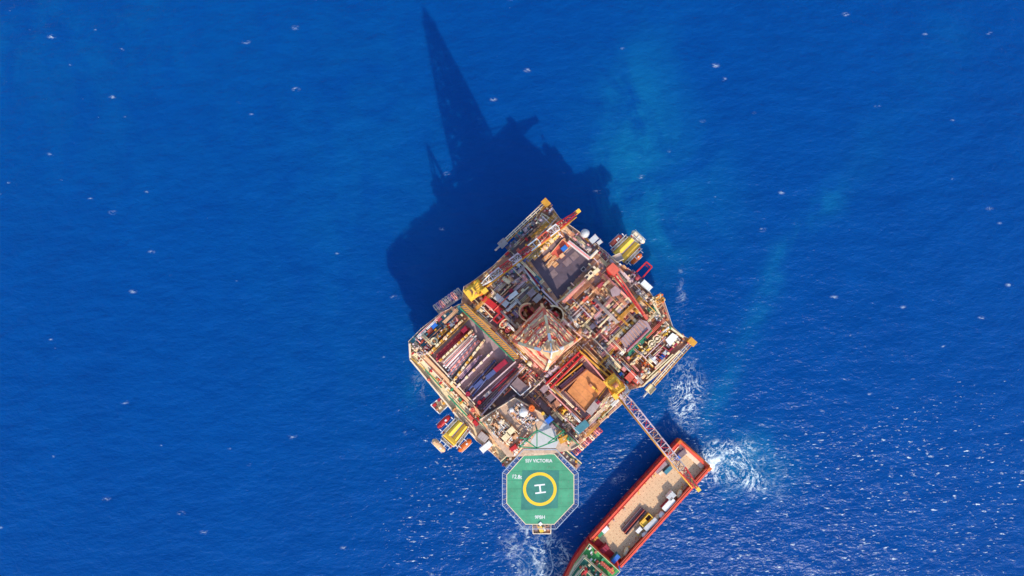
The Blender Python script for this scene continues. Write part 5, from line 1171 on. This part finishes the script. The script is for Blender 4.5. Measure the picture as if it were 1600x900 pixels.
# cargo on the ship (pixel positions on its deck)
ZC = zd + .14
def cargo(label, p0, p1, w, h, mm, rf=None, cat='container', name='cargo_container'): return steelbox(name, label, cat, p0, p1, w, ZC, h, mm, rf)
cargo('blue grey container at the ship rail left of the crane boom', (1024, 737), (1040, 722), 9, 2.6, TEAL, SLATE)
cargo('short slate container just right of the blue grey container', (1039, 740), (1049, 730), 6, 2.4, SLATE, TEAL)
cargo('small pink white crate below the blue grey container', (1030, 742), (1036, 737), 5, 1.6, PINK, OFFW, 'crate', 'cargo_crate')
cargo('dark navy container near the stern of the ship', (1062, 713), (1071, 705), 8, 2.6, NAVY, DSLATE)
cargo('bright blue container left of the dark navy one', (1056, 719), (1063, 713), 6, 2.4, BLUE)
cargo('pink and white container under the boom at the ship rail', (1048, 709), (1058, 696), 7, 2.6, PINK, OFFW)
cargo('white crate beside the pink container near the stern', (1045, 714), (1050, 709), 6, 1.8, OFFW, PINK, 'crate', 'cargo_crate')
cargo('white container with blue roof stripe along the right bulwark', (1044.5, 780), (1053.5, 771), 9, 2.7, WHITE, LGREY)
cargo('white and crimson container along the right bulwark', (1037, 797), (1053, 780), 9, 2.7, CRIM, WHITE)
cargo('pale grey container beside the yellow basket', (1008, 828), (1026, 811), 8, 2.6, GREY, LGREY)
cargo('white sack pallet left of the yellow basket', (995, 832), (1002, 825), 6, 1.7, LGREY, WHITE, 'pallet', 'cargo_crate')
cargo('grey white box at the front left corner of the cargo deck', (942, 832), (950, 824), 7, 2.6, LGREY, WHITE, 'box', 'cargo_crate')
cargo('bright green box at the front left corner of the cargo deck', (935, 838), (943, 830), 6, 2.4, GREEN, None, 'box', 'cargo_crate')
cargo('yellow brown box in front of the bright green box', (926, 845), (933, 838), 6, 2.2, YELD, None, 'box', 'cargo_crate')
cargo('maroon winch house in the shade before the green decks', (939, 863), (950, 854), 8, 2.6, MAROON, CRIM, 'box', 'cargo_crate')
cargo('blue box beside the green decks at the right bulwark', (957, 879), (967, 868), 7, 2.8, TEAL, BLUE, 'box', 'cargo_crate')
cargo('dark red locker left of the maroon winch house', (916, 853), (925, 847), 6, 2.2, RED, None, 'box', 'cargo_crate')
t = thing('cargo_basket', 'yellow framed basket on the ship cargo deck', 'basket', P(1011, 815, ZC))
YQ = [(1000, 818), (1014, 803), (1021, 810), (1007, 825)]
MB().quad(YQ, ZC, ZC + .3).to('floor', DARK, t); [MB().bar(YQ[i], YQ[(i+1) % 4], 1.2, ZC + .3, ZC + 2.4).to('side', YEL, t) for i in range(4)]
MB().bar((1004, 821), (1011, 814), 8, ZC + .3, ZC + 1.8).to('load', YEL, t)
for i in range(6):
    o_ = (i - 2.5) * 2.0; a, b_ = (975 + o_ * .74, 832 + o_ * .67), (1006 + o_ * .74, 796 + o_ * .67); z = ZC + .5 + (i % 2) * .35
    p, q = P(*a, z), P(*b_, z); t = thing('steel_beam', ['leftmost dark', 'second dark', 'middle maroon', 'salmon', 'fifth dark', 'rightmost slate'][i] + ' steel beam of the bundle on the ship deck', 'beam', ((p.x + q.x) / 2, (p.y + q.y) / 2, ZC), 'steel beams bundled on the ship deck')
    mm = [DSLATE, DARK, MAROON, SALMON, DARK, DSLATE][i]
    MB().beam(p, q, .5, .12).to('web', mm, t); MB().beam(p + Vector((0, 0, .25)), q + Vector((0, 0, .25)), .22, .4).to('flange', mm, t)
    if i in (0, 5): MB().box((p + q) / 2, (q - p).length, .5, math.atan2(q.y - p.y, q.x - p.x), ZC, ZC + 1.0).to('bolster', mm, t)
for lab, x0, y0, x1, y1, r in (('cream bottle tank along the right bulwark near the boom tip', 1060, 776, 1063, 767, 1.0), ('cream tank right of the yellow basket', 1024, 814, 1028, 805, .95), ('white round tank at the right bulwark above the cream tank', 1032, 807, 1036, 801, 1.3), ('white tank at the lower corner of the grey container', 1005, 837, 1011, 832, 1.1), ('cream tank at the right bulwark before the green decks', 976, 866, 980, 857, .9)):
    p, q = P(x0, y0, ZC + r), P(x1, y1, ZC + r); t = thing('bottle_tank', lab, 'tank', ((p.x + q.x) / 2, (p.y + q.y) / 2, ZC)); d = (q - p).normalized()
    MB().tube(p, q, r, 14).tube(q, q + d * .5, r * .95, 14, r * .5).tube(p, p - d * .5, r * .95, 14, r * .5).to('shell', CREAM if r < 1.05 else WHITE, t)
    for f in (.25, .75): c_ = p.lerp(q, f); MB().box(c_, .3, r * 1.8, math.atan2(d.y, d.x), ZC, ZC + r).to('saddle', BROWN, t)
    c_ = (p + q) / 2; MB().cyl(c_, .3, ZC + 2 * r - .1, ZC + 2 * r + .3, 8).to('valve', GREY, t)
lb_ = MB()
for a, b_ in (((1074, 709), (1089, 723)), ((1086, 722), (1100, 735))): lb_.bar(a, b_, 1.2, zd + .14, zd + .15)
lb_.to('yellow_marking', YEL, ship)
for o in S.objects:
    if '_o' in o: del o['_o']
